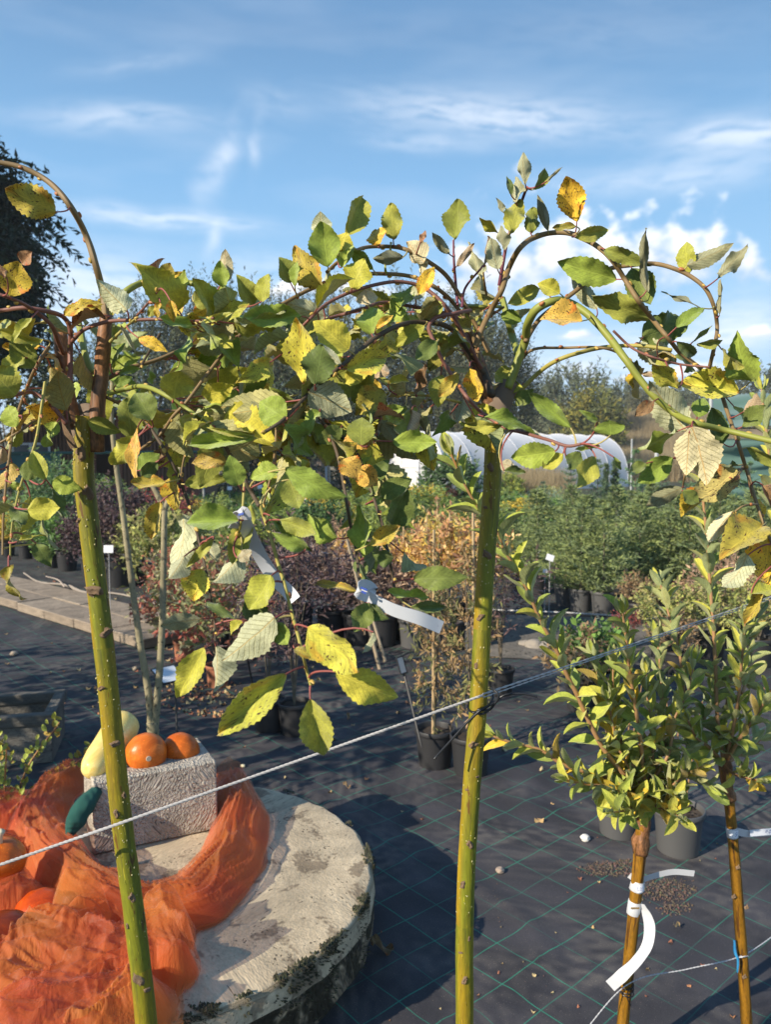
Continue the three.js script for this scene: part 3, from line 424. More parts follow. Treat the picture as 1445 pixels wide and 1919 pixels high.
// orange organza, two crumpled layers heaped round the block
{
  const line = [[392, 1400], [432, 1452], [452, 1520], [430, 1600], [360, 1672], [265, 1690], [160, 1650], [95, 1590], [62, 1530], [95, 1480], [165, 1440]].map(([x, y]) => onto(x, y, 0.3));
  const blobs = [[60, 1800, 0.2], [190, 1800, 0.17], [270, 1790, 0.12], [120, 1900, 0.24], [230, 1880, 0.12], [0, 1680, 0.13], [20, 1520, 0.14], [-60, 1600, 0.2], [150, 1730, 0.1], [300, 1740, 0.09], [320, 1800, 0.07]].map(([x, y, r]) => [onto(x, y, 0.3), r]);
  const widths = [0.05, 0.08, 0.1, 0.115, 0.12, 0.115, 0.1, 0.1, 0.105, 0.09, 0.05];
  const field = (x, z) => {
    let best = -1, sAt = 0, dAt = 0, acc = 0;
    for (let i = 0; i < line.length - 1; i++) { const a = line[i], b = line[i + 1], dx = b.x - a.x, dz = b.z - a.z, L2 = dx * dx + dz * dz, t = clamp(((x - a.x) * dx + (z - a.z) * dz) / L2), ex = x - a.x - dx * t, ez = z - a.z - dz * t, d = Math.hypot(ex, ez), w = mix(widths[i], widths[i + 1], t), f = 1 - d / w; if (f > best) { best = f; sAt = acc + Math.sqrt(L2) * t; dAt = (ex * dz - ez * dx > 0 ? 1 : -1) * d; } acc += Math.sqrt(L2); }
    let bl = -1; for (const [c, r] of blobs) bl = Math.max(bl, 1 - Math.hypot(x - c.x, z - c.z) / r);
    return [best, bl, sAt, dAt];
  };
  const under = [];
  const layer = (y0, amp, seed, hh, step) => {
    const pos = [], uv = [], col = [], idx = [], id = new Map(), NX = Math.round(1.35 / step), NZ = Math.round(1.5 / step);
    const vtx = (i, j) => {
      const key = i * 4000 + j; if (id.has(key)) return id.get(key);
      const x = -1.62 + i * step, z = -3.12 + j * step, wob = 0.16 * noise(x * 5, z * 5, seed); const [f0, b0, s, d] = field(x, z), f = f0 + wob, b = b0 + wob, m = Math.max(f, b); let out = -1;
      if (m > -0.13) {
        let sx = 0, sz = 0; if (m < 0) { const e = 0.002, mm = (X, Z) => { const q = field(X, Z); return Math.max(q[0], q[1]) + 0.16 * noise(X * 5, Z * 5, seed); }, gx = (mm(x + e, z) - m) / e, gz = (mm(x, z + e) - m) / e, g2 = gx * gx + gz * gz + 1e-6; sx = clamp(-m * gx / g2, -0.012, 0.012); sz = clamp(-m * gz / g2, -0.012, 0.012); }
        const hb = f > 0 ? smooth(-0.12, 0.8, f) : 0, hl = b > 0 ? smooth(-0.12, 0.6, b) : 0, w = smooth(-0.15, 0.25, f0 - b0 * 0.5);
        const g1 = noise(s * 2.6 + seed, d * 9, seed), g2 = noise(s * 5 + g1, d * 21, seed + 2), cr = Math.pow(1 - Math.min(1, Math.abs(noise(s * 3 + d * 6, d * 15, seed + 4)) * 3.2), 2), fine1 = Math.pow(1 - Math.min(1, Math.abs(noise(s * 3.1 + g1, d * 46, seed + 5)) * 3), 2), fold1 = g1 * 0.05 + g2 * 0.016 + cr * 0.019 + fine1 * 0.011;
        const r1 = noise(x * 3.4 + seed, z * 3.4, 1.5), r2 = noise(x * 7 + r1 * 2, z * 6, seed + 4), c2 = Math.pow(1 - Math.min(1, Math.abs(noise(x * 5 + r1, z * 7 + r2, seed + 6)) * 3), 2), c3 = Math.pow(1 - Math.min(1, Math.abs(noise(x * 13 + r2 * 2, z * 9, seed + 7)) * 3), 2), fold2 = r1 * 0.085 + r2 * 0.014 + c2 * 0.024 + c3 * 0.009 + 0.003 * Math.pow(1 - Math.min(1, Math.abs(noise(x * 26 + r2 * 4, z * 17, seed + 9)) * 3), 2);
        let y = y0 + Math.max(hb * (0.064 + fold1) * w, hl * (0.07 + fold2)) * hh;
        if (hh < 2) for (const [q, qr, qh] of under) { const dd = Math.hypot(x - q.x, z - q.z) / (qr * 1.3); if (dd < 1) y = Math.max(y, mix(y, q.y + qh + 0.007, Math.sqrt(1 - dd * dd))); }
        const lx = (x - BC.x) * Math.cos(BT) - (z - BC.z) * Math.sin(BT), lz = (x - BC.x) * Math.sin(BT) + (z - BC.z) * Math.cos(BT); if (Math.abs(lx) < 0.207 && Math.abs(lz) < 0.13) return (id.set(key, -1), -1);
        out = pos.length / 3; pos.push(x + sx , y, z + sz); f0 > b0 ? uv.push(s * 2.2, d * 9 + seed) : uv.push(x * 4.5 + z, z * 4.5 - x);
        const p = clamp(0.5 + 1.4 * fbm(x * 3.1, z * 3.1, seed + 9, 3)), q = clamp(0.5 + 1.5 * fbm(x * 5, z * 5, seed + 20, 3)); col.push(mix(0.84, 0.72, p), mix(mix(0.25, 0.085, p), 0.36, q * 0.5), mix(0.04, 0.045, p));
      }
      id.set(key, out); return out;
    };
    for (let i = 0; i < NX; i++) for (let j = 0; j < NZ; j++) { const a = vtx(i, j), b = vtx(i + 1, j), c = vtx(i + 1, j + 1), d = vtx(i, j + 1); if (a >= 0 && b >= 0 && c >= 0) idx.push(a, c, b); if (a >= 0 && c >= 0 && d >= 0) idx.push(a, d, c); }
    return geoFrom(pos, idx, uv, col);
  };
  const g = thing('organza_cloth', 'crumpled sheer orange red organza heaped round the cinder block', 'cloth');
  const weaveBump = tex(512, (u, v) => { const w = tnoise(u, v, 5, 3) * 0.15, n = 0.5 + 0.5 * (1 - Math.abs(tnoise(u + w, v, 14, 41)) * 4) * 0.6 + 0.25 * (1 - Math.abs(tnoise(u, v + w, 33, 42)) * 4); return [n, n, n]; });
  const m = (t, o) => new THREE.MeshPhysicalMaterial({ color: 0xffffff, vertexColors: true, roughness: 0.7, transmission: t, thickness: 0, transparent: true, opacity: o, side: THREE.DoubleSide, bumpMap: weaveBump, bumpScale: 0.0016, clearcoat: 0.28, clearcoatRoughness: 0.38, specularIntensity: 0.5 });
  mesh('top_layer', layer(SH + 0.02, 0, 29, 1.12, 0.006), m(0.55, 0.45), g); mesh('outer_layer', layer(SH + 0.012, 0, 3, 0.95, 0.006), m(0.5, 0.78), g); mesh('inner_layer', layer(SH + 0.006, 0, 14, 0.6, 0.009), m(0.5, 0.6), g);
}
// ---------- rope, wire and strings ----------
function twisted(pts, r, strands, pitch, n) {
  const c = smoothPath(pts, n), list = [];
  for (let k = 0; k < strands; k++) { let len = 0; const q = c.map((p, i) => { const t = c[Math.min(n, i + 1)].clone().sub(c[Math.max(0, i - 1)]).normalize(), u = V(0, 1, 0).sub(t.clone().multiplyScalar(t.y)).normalize(), b = t.clone().cross(u); if (i) len += p.distanceTo(c[i - 1]); const a = len / pitch * 6.283 + k / strands * 6.283; return p.clone().addScaledVector(u, Math.cos(a) * r * 0.55).addScaledVector(b, Math.sin(a) * r * 0.55); }); list.push(tube(q, [r * 0.62, r * 0.62], 6)); }
  return join(list);
}
const ropeMat = mat(C(0.42, 0.41, 0.40), 0.85), wireMat = mat(C(0.02, 0.022, 0.026), 0.32, { metalness: 0.2 });
tag(mesh('rope', join([twisted([at(-60, 1641, 0.99), at(235, 1539, 1.005), at(560, 1425, 1.07), at(905, 1303, 1.122)], 0.0019, 3, 0.02, 260), twisted([at(905, 1301, 1.122), at(1100, 1236, 1.52), at(1300, 1168, 1.8), at(1500, 1100, 2.05)], 0.0016, 2, 0.06, 120), twisted([at(906, 1307, 1.122), at(1100, 1240, 1.52), at(1300, 1172, 1.8), at(1500, 1104, 2.05)], 0.0012, 2, 0.06, 120)]), ropeMat, scene), 'pale twisted rope stretched slanting across the front of both willow stems', 'rope');
tag(mesh('string', join([twisted([at(1085, 1945, 1.88), at(1180, 1843, 1.935), at(1290, 1816, 1.96), at(1386, 1793, 1.985), at(1470, 1740, 2.1)], 0.0016, 2, 0.02, 140), twisted([at(1378, 1796, 1.985), at(1394, 1793, 1.98), at(1403, 1792, 1.99)], 0.0018, 2, 0.02, 12)]), mat(C(0.5, 0.5, 0.51), 0.85), scene), 'thin pale string tied low between the two yellow barked stems', 'string');
{
  const c = at(901, 1322, 1.15), loop = Array.from({ length: 29 }, (_, i) => { const a = i / 28 * 6.283 * 1.04 + 0.5; return V(c.x + Math.cos(a) * 0.0185, c.y + 0.006 + 0.012 * Math.cos(a + 0.6), c.z + Math.sin(a) * 0.0185); });
  const w = [tube(loop, [0.0017, 0.0017], 6)];
  w.push(tube(smoothPath([at(886, 1335, 1.128), at(905, 1338, 1.124), at(925, 1322, 1.118), at(935, 1305, 1.115), at(928, 1294, 1.12), at(918, 1290, 1.13)], 20), [0.0017, 0.0017], 6));
  w.push(tube(smoothPath([at(895, 1330, 1.125), at(918, 1330, 1.12), at(930, 1315, 1.117), at(945, 1303, 1.115), at(980, 1300, 1.11), at(1008, 1306, 1.105)], 24), [0.0018, 0.0016], 6));
  w.push(tube(smoothPath([at(925, 1318, 1.116), at(900, 1332, 1.12), at(878, 1352, 1.118), at(845, 1388, 1.11), at(814, 1422, 1.1)], 24), [0.0018, 0.0016], 6));
  tag(mesh('wire_tie', join(w), wireMat, scene), 'black twisted wire tying the rope to the second willow stem', 'wire');
  tag(mesh('blue_clip', tube(smoothPath([at(1377, 1762, 1.99), at(1379, 1785, 1.985), at(1384, 1798, 1.98), at(1383, 1822, 1.985)], 10), [0.0033, 0.0045, 0.0036, 0.0026], 5, 0.4, 2), mat(C(0.03, 0.25, 0.5), 0.5), scene), 'small blue plastic clip on the string at the yellow stem', 'clip');
}
// ---------- trough, sign holders ----------
{
  const p = onto(28, 1412), g = thing('planter_trough', 'grey concrete trough with a dark hollow behind the small leaved shrub', 'planter', V(p.x - 0.15, 0, p.z), 0.25), m = mat(C(0.36, 0.36, 0.36), 0.92, { map: concreteTex, bumpMap: concreteBump, bumpScale: 0.004 });
  mesh('rim', join([box(0.75, 0.06, 0.06, 0, 0.23, 0.2, 0.01), box(0.75, 0.06, 0.06, 0, 0.23, -0.2, 0.01), box(0.06, 0.058, 0.34, 0.345, 0.23, 0, 0.01), box(0.06, 0.058, 0.34, -0.345, 0.23, 0, 0.01)]), m, g);
  for (const [w, d, x, z] of [[0.72, 0.04, 0, 0.2], [0.72, 0.04, 0, -0.2], [0.04, 0.36, 0.34, 0], [0.04, 0.36, -0.34, 0]]) mesh('side', box(w, 0.2, d, x, 0.1, z, 0.006), m, g);
  mesh('soil', box(0.64, 0.06, 0.36, 0, 0.08, 0), mat(C(0.03, 0.024, 0.018), 0.95), g);
}
function signHolder(label, foot, head, w, h, tilt, yaw, plateCol) {
  const g = thing('sign_holder', label, 'sign holder'), black = mat(C(0.02, 0.02, 0.022), 0.45);
  mesh('stake', tube(smoothPath([foot, foot.clone().lerp(head, 0.55), head], 8), [0.006, 0.006], 6), black, g);
  const pl = mesh('plate', box(w, h, 0.004, 0, h / 2, 0, 0.0015), mat(plateCol, 0.35), g); pl.position.copy(head); pl.rotation.set(tilt, yaw, 0, 'YXZ');
  mesh('frame', join([box(w + 0.012, 0.008, 0.01, 0, 0, 0, 0.002), box(w + 0.012, 0.006, 0.008, 0, h, 0, 0.002), box(0.006, h, 0.008, w / 2 + 0.003, h / 2, 0, 0.002), box(0.006, h, 0.008, -w / 2 - 0.003, h / 2, 0, 0.002)]), black, pl);
  return g;
}
signHolder('black sign holder with a tilted pale plate on a stake behind the cinder block', onto(333, 1425, 0), at(328, 1277, 4.15), 0.13, 0.15, -1.25, 0.75, C(0.62, 0.66, 0.7));
signHolder('bent black label holder leaning in the pot of the staked climber', onto(790, 1400, 0.16), at(757, 1262, 3.95), 0.045, 0.085, -0.35, 0.9, C(0.6, 0.62, 0.62));
signHolder('thin black label stake beside the plum coloured shrubs', onto(478, 1310, 0), at(458, 1205, 4.9), 0.05, 0.03, -0.9, 0.3, C(0.5, 0.52, 0.52));

// ---------- leaves of the weeping willows ----------
// a blade 1 long (+y) and 1 wide, two skins (upper face +z, paler under face), serrated edge
function blade(seed, { fold = 0.25, curl = 0.15, wave = 0.04, serr = 0.05, tip = 0.85, belly = 0.9, nu = 22, nv = 3, roll = 0 } = {}) {
  const r = rng(seed), ph = r() * 6, ph2 = r() * 6, pos = [], uv = [], idx = [], groups = [];
  for (const side of [0, 1]) {
    const o = pos.length / 3;
    for (let i = 0; i <= nu; i++) for (let j = -nv; j <= nv; j++) {
      const t = i / nu, s = j / nv, prof = Math.pow(Math.sin(Math.PI * Math.pow(t, belly)), tip), edge = Math.abs(s) === 1 && serr ? 1 + serr * (i % 2 ? 1 : -1) + 0.05 * noise(t * 6, s, seed) : 1;
      let x = s * prof * 0.5 * edge, y = t, z = fold * Math.abs(x) + wave * Math.sin(t * 10 + ph + s) * s * s + (serr ? 0.02 : 0) * Math.sin(t * 21 + ph2) * Math.abs(s) * prof;
      z += -curl * (t - 0.25) * (t - 0.25) + 0.03 * noise(x * 5, t * 5, seed + 3);
      if (roll) { const a = roll * s * prof * 1.6, q = 0.5 / 1.6; x = Math.sin(a) * q * Math.abs(1 / roll) * 0.9; z += (1 - Math.cos(a)) * q / Math.abs(roll); }
      pos.push(x, y, z - (side ? 0.004 : 0)); uv.push(0.5 + s * prof * 0.5, t);
    }
    const w = nv * 2 + 1, from = idx.length;
    for (let i = 0; i < nu; i++) for (let j = 0; j < w - 1; j++) { const a = o + i * w + j; side ? idx.push(a, a + w, a + 1, a + 1, a + w, a + w + 1) : idx.push(a, a + 1, a + w, a + 1, a + w + 1, a + w); }
    groups.push([from, idx.length - from, side]);
  }
  const g = geoFrom(pos, idx, uv); for (const q of groups) g.addGroup(...q); return g;
}
const veins = (u, v) => { const x = Math.abs(u - 0.5) * 2, mid = smooth(0.045, 0.012, x), c = (v - x * 0.32) * 10, f = Math.abs(c - Math.round(c)), lat = smooth(0.1, 0.03, f) * smooth(0.0, 0.08, x) * smooth(1, 0.75, x); return [mid, lat]; };
const leafTop = tex(256, (u, v) => { const [m, l] = veins(u, v), n = 0.93 + 0.10 * tnoise(u, v, 9, 1) + 0.10 * tnoise(u, v, 34, 2), k = n * (1 - l * 0.09); return [k + m * 0.22 + l * 0.03, k + m * 0.16 + l * 0.02, k * 0.9 + m * 0.2]; }, true);
const spotted = (amount, seed) => tex(256, (u, v) => { const [m, l] = veins(u, v), n = 0.93 + 0.14 * tnoise(u, v, 5, seed) + 0.1 * tnoise(u, v, 30, seed + 1), sp = smooth(0.52 - amount * 0.12, 0.6 - amount * 0.1, tnoise(u, v, 26, seed + 2) + 0.45 * tnoise(u, v, 6, seed + 3)), rim = smooth(0.3, 0.6, tnoise(u, v, 4, seed + 5)) * amount; const k = n * (1 - l * 0.08) + m * 0.12; return [mix(k * mix(1, 1.08, rim), 0.32, sp), mix(k * mix(1, 0.78, rim), 0.17, sp), mix(k * mix(1, 0.6, rim), 0.1, sp)]; }, true);
const leafSpot = spotted(0.5, 11), leafSpot2 = spotted(1, 31);
const leafUnder = tex(256, (u, v) => { const [m, l] = veins(u, v), net = smooth(0.13, 0.03, Math.abs(tnoise(u, v, 44, 5))), n = 0.94 + 0.08 * tnoise(u, v, 12, 6), k = n * (1 - net * 0.15); return [k - l * 0.14 - m * 0.02, k - l * 0.15 - m * 0.12, k - l * 0.22 - m * 0.25]; }, true);
const leafBump = tex(256, (u, v) => { const [m, l] = veins(u, v), net = Math.abs(tnoise(u, v, 40, 5)), k = 0.55 - m * 0.4 - l * 0.35 + net * 0.5; return [k, k, k]; });
const lm = (c, map, tr = 0.36, coat = 0.14, bs = 0.0006) => new THREE.MeshPhysicalMaterial({ color: c, map, bumpMap: leafBump, bumpScale: bs, roughness: 0.96, transmission: tr, thickness: 0, clearcoat: coat, clearcoatRoughness: 0.42, side: THREE.DoubleSide });
// kinds: [upper colour, upper map, under colour]
const KIND = {
  g: [[0.33, 0.43, 0.07], leafTop, [0.44, 0.50, 0.23]], e: [[0.37, 0.39, 0.07], leafTop, [0.44, 0.46, 0.21]], d: [[0.165, 0.225, 0.05], leafTop, [0.30, 0.36, 0.19]], y: [[0.56, 0.54, 0.075], leafTop, [0.56, 0.53, 0.22]],
  o: [[0.46, 0.39, 0.05], leafSpot, [0.50, 0.44, 0.15]], s: [[0.64, 0.61, 0.075], leafSpot, [0.60, 0.55, 0.2]], Y: [[0.80, 0.57, 0.045], leafSpot2, [0.70, 0.52, 0.14]], O: [[0.66, 0.45, 0.08], leafSpot2, [0.60, 0.42, 0.13]],
  b: [[0.42, 0.23, 0.10], leafSpot2, [0.48, 0.30, 0.17]], k: [[0.29, 0.18, 0.08], leafSpot2, [0.38, 0.27, 0.16]], t: [[0.54, 0.38, 0.20], leafSpot, [0.64, 0.49, 0.32]], u: [[0.32, 0.38, 0.10], leafTop, [0.66, 0.68, 0.44]],
  v: [[0.22, 0.24, 0.08], leafTop, [0.38, 0.38, 0.22]], p: [[0.66, 0.55, 0.30], leafSpot, [0.82, 0.73, 0.48]], P: [[0.80, 0.68, 0.30], leafTop, [0.93, 0.85, 0.55]], q: [[0.66, 0.52, 0.17], leafSpot2, [0.66, 0.53, 0.22]],
};
const kindMats = {};
for (const k of Object.keys(KIND)) kindMats[k] = [0.86, 1, 1.13].map((f, i) => { const [a, m, b] = KIND[k], w = 1 + (i - 1) * 0.06; return [lm(C(a[0] * f * w * 1.26, a[1] * f * 1.24, a[2] * f * 1.1), m), lm(C(b[0] * f * 1.1, b[1] * f * 1.08, b[2] * f), leafUnder, 0.24, 0.03, 0.0011)]; });
const SHAPES = [blade(1, {}), blade(2, { fold: 0.45, curl: 0.05, wave: 0.07 }), blade(3, { fold: 0.1, curl: 0.5, wave: 0.05 }), blade(4, { fold: 0.3, curl: -0.3, wave: 0.08, serr: 0.035 }), blade(5, { fold: 0.18, curl: 0.25, wave: 0.03, belly: 0.8 }), blade(6, { fold: 0.6, curl: 0.35, wave: 0.05 }), blade(7, { fold: 0.2, curl: 0.7, wave: 0.1, belly: 0.82, serr: 0.065 }), blade(8, { fold: 0.35, curl: -0.5, wave: 0.09, belly: 1.05 }), blade(9, { fold: 0.05, curl: 0.2, wave: 0.13, serr: 0.06, tip: 0.72 })];
const CURLED = [blade(11, { fold: 0.5, curl: 0.9, wave: 0.16, serr: 0.09, roll: 1.0 }), blade(12, { fold: -0.4, curl: -0.8, wave: 0.2, serr: 0.1, roll: -1.1 })];
const petMat = [mat(C(0.28, 0.075, 0.06), 0.6), mat(C(0.44, 0.36, 0.12), 0.6)];
const barkTone = {
  r: mat(C(0.20, 0.085, 0.06), 0.6), n: mat(C(0.22, 0.145, 0.06), 0.62), k: mat(C(0.085, 0.06, 0.035), 0.7), y: mat(C(0.36, 0.31, 0.07), 0.6), g: mat(C(0.25, 0.27, 0.045), 0.55), p: mat(C(0.17, 0.05, 0.075), 0.6),
};
const budMat = [mat(C(0.50, 0.33, 0.07), 0.5), mat(C(0.40, 0.15, 0.055), 0.5)];
const budGeo = lathe([[0, 0], [0.35, 0.06], [0.5, 0.3], [0.42, 0.6], [0.2, 0.88], [0, 1]], 8);
const trunkTex = tex([256, 1024], (u, v) => { const n = 0.84 + 0.1 * tnoise(u, v, 40, 3) + 0.14 * tnoise(u, v * 0.25, 14, 4), st = smooth(0.2, 0.5, tnoise(u, v * 0.2, 26, 7)) * 0.12, l = tnoise(u, v * 0.5, 70, 9) > 0.6 ? 0.22 : 0, y = clamp(0.5 + 1.6 * tnoise(u, v * 0.5, 5, 2)), sc = smooth(0.5, 0.6, tnoise(u, v, 9, 12) + 0.5 * tnoise(u, v, 40, 13)) * 0.18; return [n * mix(0.54, 0.72, y) - sc * 0.4 + l - st * 0.4, n * mix(0.57, 0.62, y) + l * 0.8 - st * 0.4 - sc, n * 0.13 + l * 0.4 + st * 0.2]; }, true);
trunkTex.repeat.set(10, 2.2);
const trunkBump = tex(256, (u, v) => { const l = smooth(0.52, 0.62, tnoise(u, v, 70, 9)), n = 0.4 + l * 0.6 + 0.12 * tnoise(u, v * 0.3, 30, 2); return [n, n, n]; }); trunkBump.repeat.set(10, 4);
const trunkMat = mat(C(0.92, 0.86, 0.8), 0.52, { map: trunkTex, bumpMap: trunkBump, bumpScale: 0.0012 });
const brownTex = tex(256, (u, v) => { const n = 0.75 + 0.3 * tnoise(u, v * 0.3, 16, 3) + 0.25 * tnoise(u, v, 50, 4); return [n * 0.60, n * 0.44, n * 0.30]; }, true); brownTex.repeat.set(9, 4);
const brownBark = mat(C(1.25, 1.1, 0.95), 0.5, { map: brownTex, bumpMap: trunkBump, bumpScale: 0.001 }), scarMat = mat(C(0.26, 0.17, 0.10), 0.95, { bumpMap: brownTex, bumpScale: 0.002 }), roughBark = mat(C(0.19, 0.14, 0.10), 0.92);
const scarGeo = (() => { const g = lathe([[0, 0.35], [0.45, 0.42], [0.75, 0.6], [1, 0.3], [1.12, 0]], 14), p = g.attributes.position; for (let i = 0; i < p.count; i++) { const f = 1 + 0.75 * noise(p.getX(i) * 3.3, p.getY(i) * 5, p.getZ(i) * 3.3); p.setXYZ(i, p.getX(i) * f, p.getY(i) * (0.7 + 0.8 * f * 0.5), p.getZ(i) * f); } g.computeVertexNormals(); return g; })();

// branches: "tone z0 z1 w0 w1 : x y, x y, ..." in photo pixels, z in metres ahead, w in pixels; the points are turned into metres once here
function parseBranch(text) {
  const [head, body] = text.split(':'), [tone, z0, z1, w0, w1] = head.trim().split(/\s+/), a = body.split(',').map((q) => q.trim().split(/\s+/).map(Number));
  let L = 0; const acc = a.map((p, i) => (L += i ? Math.hypot(p[0] - a[i - 1][0], p[1] - a[i - 1][1]) : 0));
  const pts = a.map((p, i) => { const t = acc[i] / L, z = mix(+z0, +z1, t) + 0.02 * Math.sin(i * 2.1 + p[0]); return at(p[0], p[1], z); });
  const zm = (+z0 + +z1) / 2; return { tone, pts, r0: +w0 / 2 / F * +z0, r1: +w1 / 2 / F * +z1, zm };
}
const camDir = (p) => camera.position.clone().sub(p).normalize();
function toPixel(p) { const q = p.clone().sub(camera.position), d = -q.z * cp - q.y * sp, y = q.y * cp - q.z * sp; return [W / 2 + q.x / d * F, H / 2 - y / d * F]; }
function buildWillow(tree, branchText, leafText, seed, extra) {
  const r = rng(seed), samples = [];
  for (const line of branchText.trim().split('\n')) {
    const b = parseBranch(line), n = Math.max(10, b.pts.length * 6), path = smoothPath(b.pts, n), br = mesh('branch', tube(path, [b.r0, b.r1], 9, 0.10, seed), barkTone[b.tone], tree);
    path.forEach((p, i) => { const [x, y] = toPixel(p), t = i / n; samples.push({ p, x, y, d: path[Math.min(n, i + 1)].clone().sub(path[Math.max(0, i - 1)]).normalize(), r: mix(b.r0, b.r1, t), thin: b.r0 < 0.005, br }); });
    let len = 0, next = 0.02;                                             // buds at the nodes
    for (let i = 1; i < n; i++) { len += path[i].distanceTo(path[i - 1]); if (len > next) { next = len + 0.022 + r() * 0.02; if (b.r0 > 0.009) continue; const t = i / n, d = path[i + 1].clone().sub(path[i - 1]).normalize(), s = V(r() - 0.5, r() - 0.5, r() - 0.2).cross(d).normalize(), bud = mesh('bud', budGeo, budMat[r() < 0.6 ? 0 : 1], br), size = 0.0045 + r() * 0.004; bud.position.copy(path[i]).addScaledVector(s, mix(b.r0, b.r1, t) * 0.7); bud.quaternion.setFromUnitVectors(V(0, 1, 0), d.clone().addScaledVector(s, 0.35).normalize()); bud.scale.set(size * 0.7, size, size * 0.7); } }
  }
  const place = (kind, B, T, width, rollDeg, under, shape, from) => {
    const Y = T.clone().sub(B), L = Y.length(); Y.normalize(); const mid = B.clone().lerp(T, 0.5), c = camDir(mid); if (!'dve'.includes(kind)) c.addScaledVector(SUN, 0.75); let Z = c.addScaledVector(Y, -c.dot(Y)).normalize(); Z.applyAxisAngle(Y, rollDeg * Math.PI / 180); if (under) Z.negate();
    const X = Y.clone().cross(Z), m = new THREE.Matrix4().makeBasis(X, Y, Z), dry = 'bkt'.includes(kind) && r() < 0.65, lf = mesh('leaf', dry ? CURLED[Math.floor(r() * 2)] : SHAPES[shape ?? Math.floor(r() * SHAPES.length)], kindMats[kind][Math.floor(r() * 3)], tree);
    lf.position.copy(B); lf.quaternion.setFromRotationMatrix(m); lf.scale.set(width * 1.16, L * 1.04, L);
    if (from && from.distanceTo(B) > 0.002 && from.distanceTo(B) < 0.09) {
      const q = B.clone().lerp(from, 0.5).addScaledVector(Y, -0.3 * from.distanceTo(B)), pts = new THREE.QuadraticBezierCurve3(B.clone().addScaledVector(Y, 0.02 * L), q, from).getPoints(6), inv = new THREE.Matrix4().compose(lf.position, lf.quaternion, lf.scale).invert();
      const g = tube(pts, [0.0008, 0.0012], 5).applyMatrix4(inv); mesh('petiole', g, petMat[r() < 0.75 ? 0 : 1], lf);
    }
    return lf;
  };
  for (const line of leafText.trim().split('\n')) {
    const [kind, bx, by, tx, ty, w, opt] = line.trim().split(/\s+/), u = 'uptvPqb'.includes(kind) ? (kind === 'q' || kind === 'b' ? false : true) : false, x = +bx, y = +by;
    let best = null, bd = 1e9; for (const s of samples) { const d = Math.hypot(s.x - x, s.y - y) + (s.thin ? 0 : 18); if (d < bd) { bd = d; best = s; } }
    const lift = opt ? +opt : 0.012 + (r() - 0.35) * 0.05, zb = -(best.p.z) - lift, len = Math.hypot(+tx - x, +ty - y) / F * zb, B = at(x, y, zb), T = at(+tx, +ty, zb - (r() - 0.45) * len * 0.9), roll = (r() - 0.5) * 50;
    place(kind, B, T, +w / F * zb / Math.cos(roll * Math.PI / 180), roll, u, undefined, best.p);
  }
  // smaller leaves in between, where the crown is thick: count, kinds, and the part of the picture they fill
  for (const [n, kinds, x0, y0, x1, y1, size] of extra) {
    const pool = samples.filter((s) => s.x > x0 && s.x < x1 && s.y > y0 && s.y < y1 && s.r < 0.008); if (!pool.length) continue;
    for (let i = 0; i < n; i++) {
      const s = pool[Math.floor(r() * pool.length)], dir = V(r() - 0.5, r() * 0.7 - 0.4, r() - 0.5).addScaledVector(s.d, 0.4).normalize(), L = size * (0.6 + r() * 0.6), away = 0.006 + r() * 0.025, B = s.p.clone().addScaledVector(dir, away); B.z -= r() * 0.1;
      place(kinds[Math.floor(r() * kinds.length)], B, B.clone().addScaledVector(dir, L), L * (0.42 + r() * 0.2), (r() - 0.5) * 240, r() < 0.25, undefined, s.p);
    }
  }
}
const lentMat = mat(C(0.52, 0.46, 0.22), 0.8);
const willows = 'grafted willow standards in the front row';
function trunk(tree, pts, radii, scars, seed) {
  const path = smoothPath(pts, 60), t = mesh('trunk', tube(path, radii, 28, 0.05, seed), trunkMat, tree), r = rng(seed);
  for (const [px, py, z, s] of scars) { const p = at(px, py, z), k = mesh('bud_scar', scarGeo, scarMat, t); let best = path[0]; for (const q of path) if (Math.abs(q.y - p.y) < Math.abs(best.y - p.y)) best = q; const out = p.clone().sub(best); out.y = 0; out.normalize(); k.position.copy(best).addScaledVector(out, radii[0] * 0.9); k.quaternion.setFromUnitVectors(V(0, 1, 0), out); const f = s / F * z / 2; k.scale.set(f, f * 0.9, f * 0.62); k.rotateY(r() * 6); }
  const sp = [], oc = new THREE.IcosahedronGeometry(1, 0); for (let i = 0; i < 330; i++) { const q = path[Math.floor(12 + r() * 47)], a = r() * 6.28, rr = mix(radii[0], radii[radii.length - 1], 0.6) * 0.985, f = 0.0005 + r() * 0.0006; sp.push(oc.clone().scale(f * 1.1, f * (0.9 + r()), f * 1.1).translate(q.x + Math.cos(a) * rr, q.y + (r() - 0.5) * 0.03, q.z + Math.sin(a) * rr)); }
  const le = mesh('lenticel', join(sp), lentMat, t); le.userData.kind = 'stuff'; return t;
}
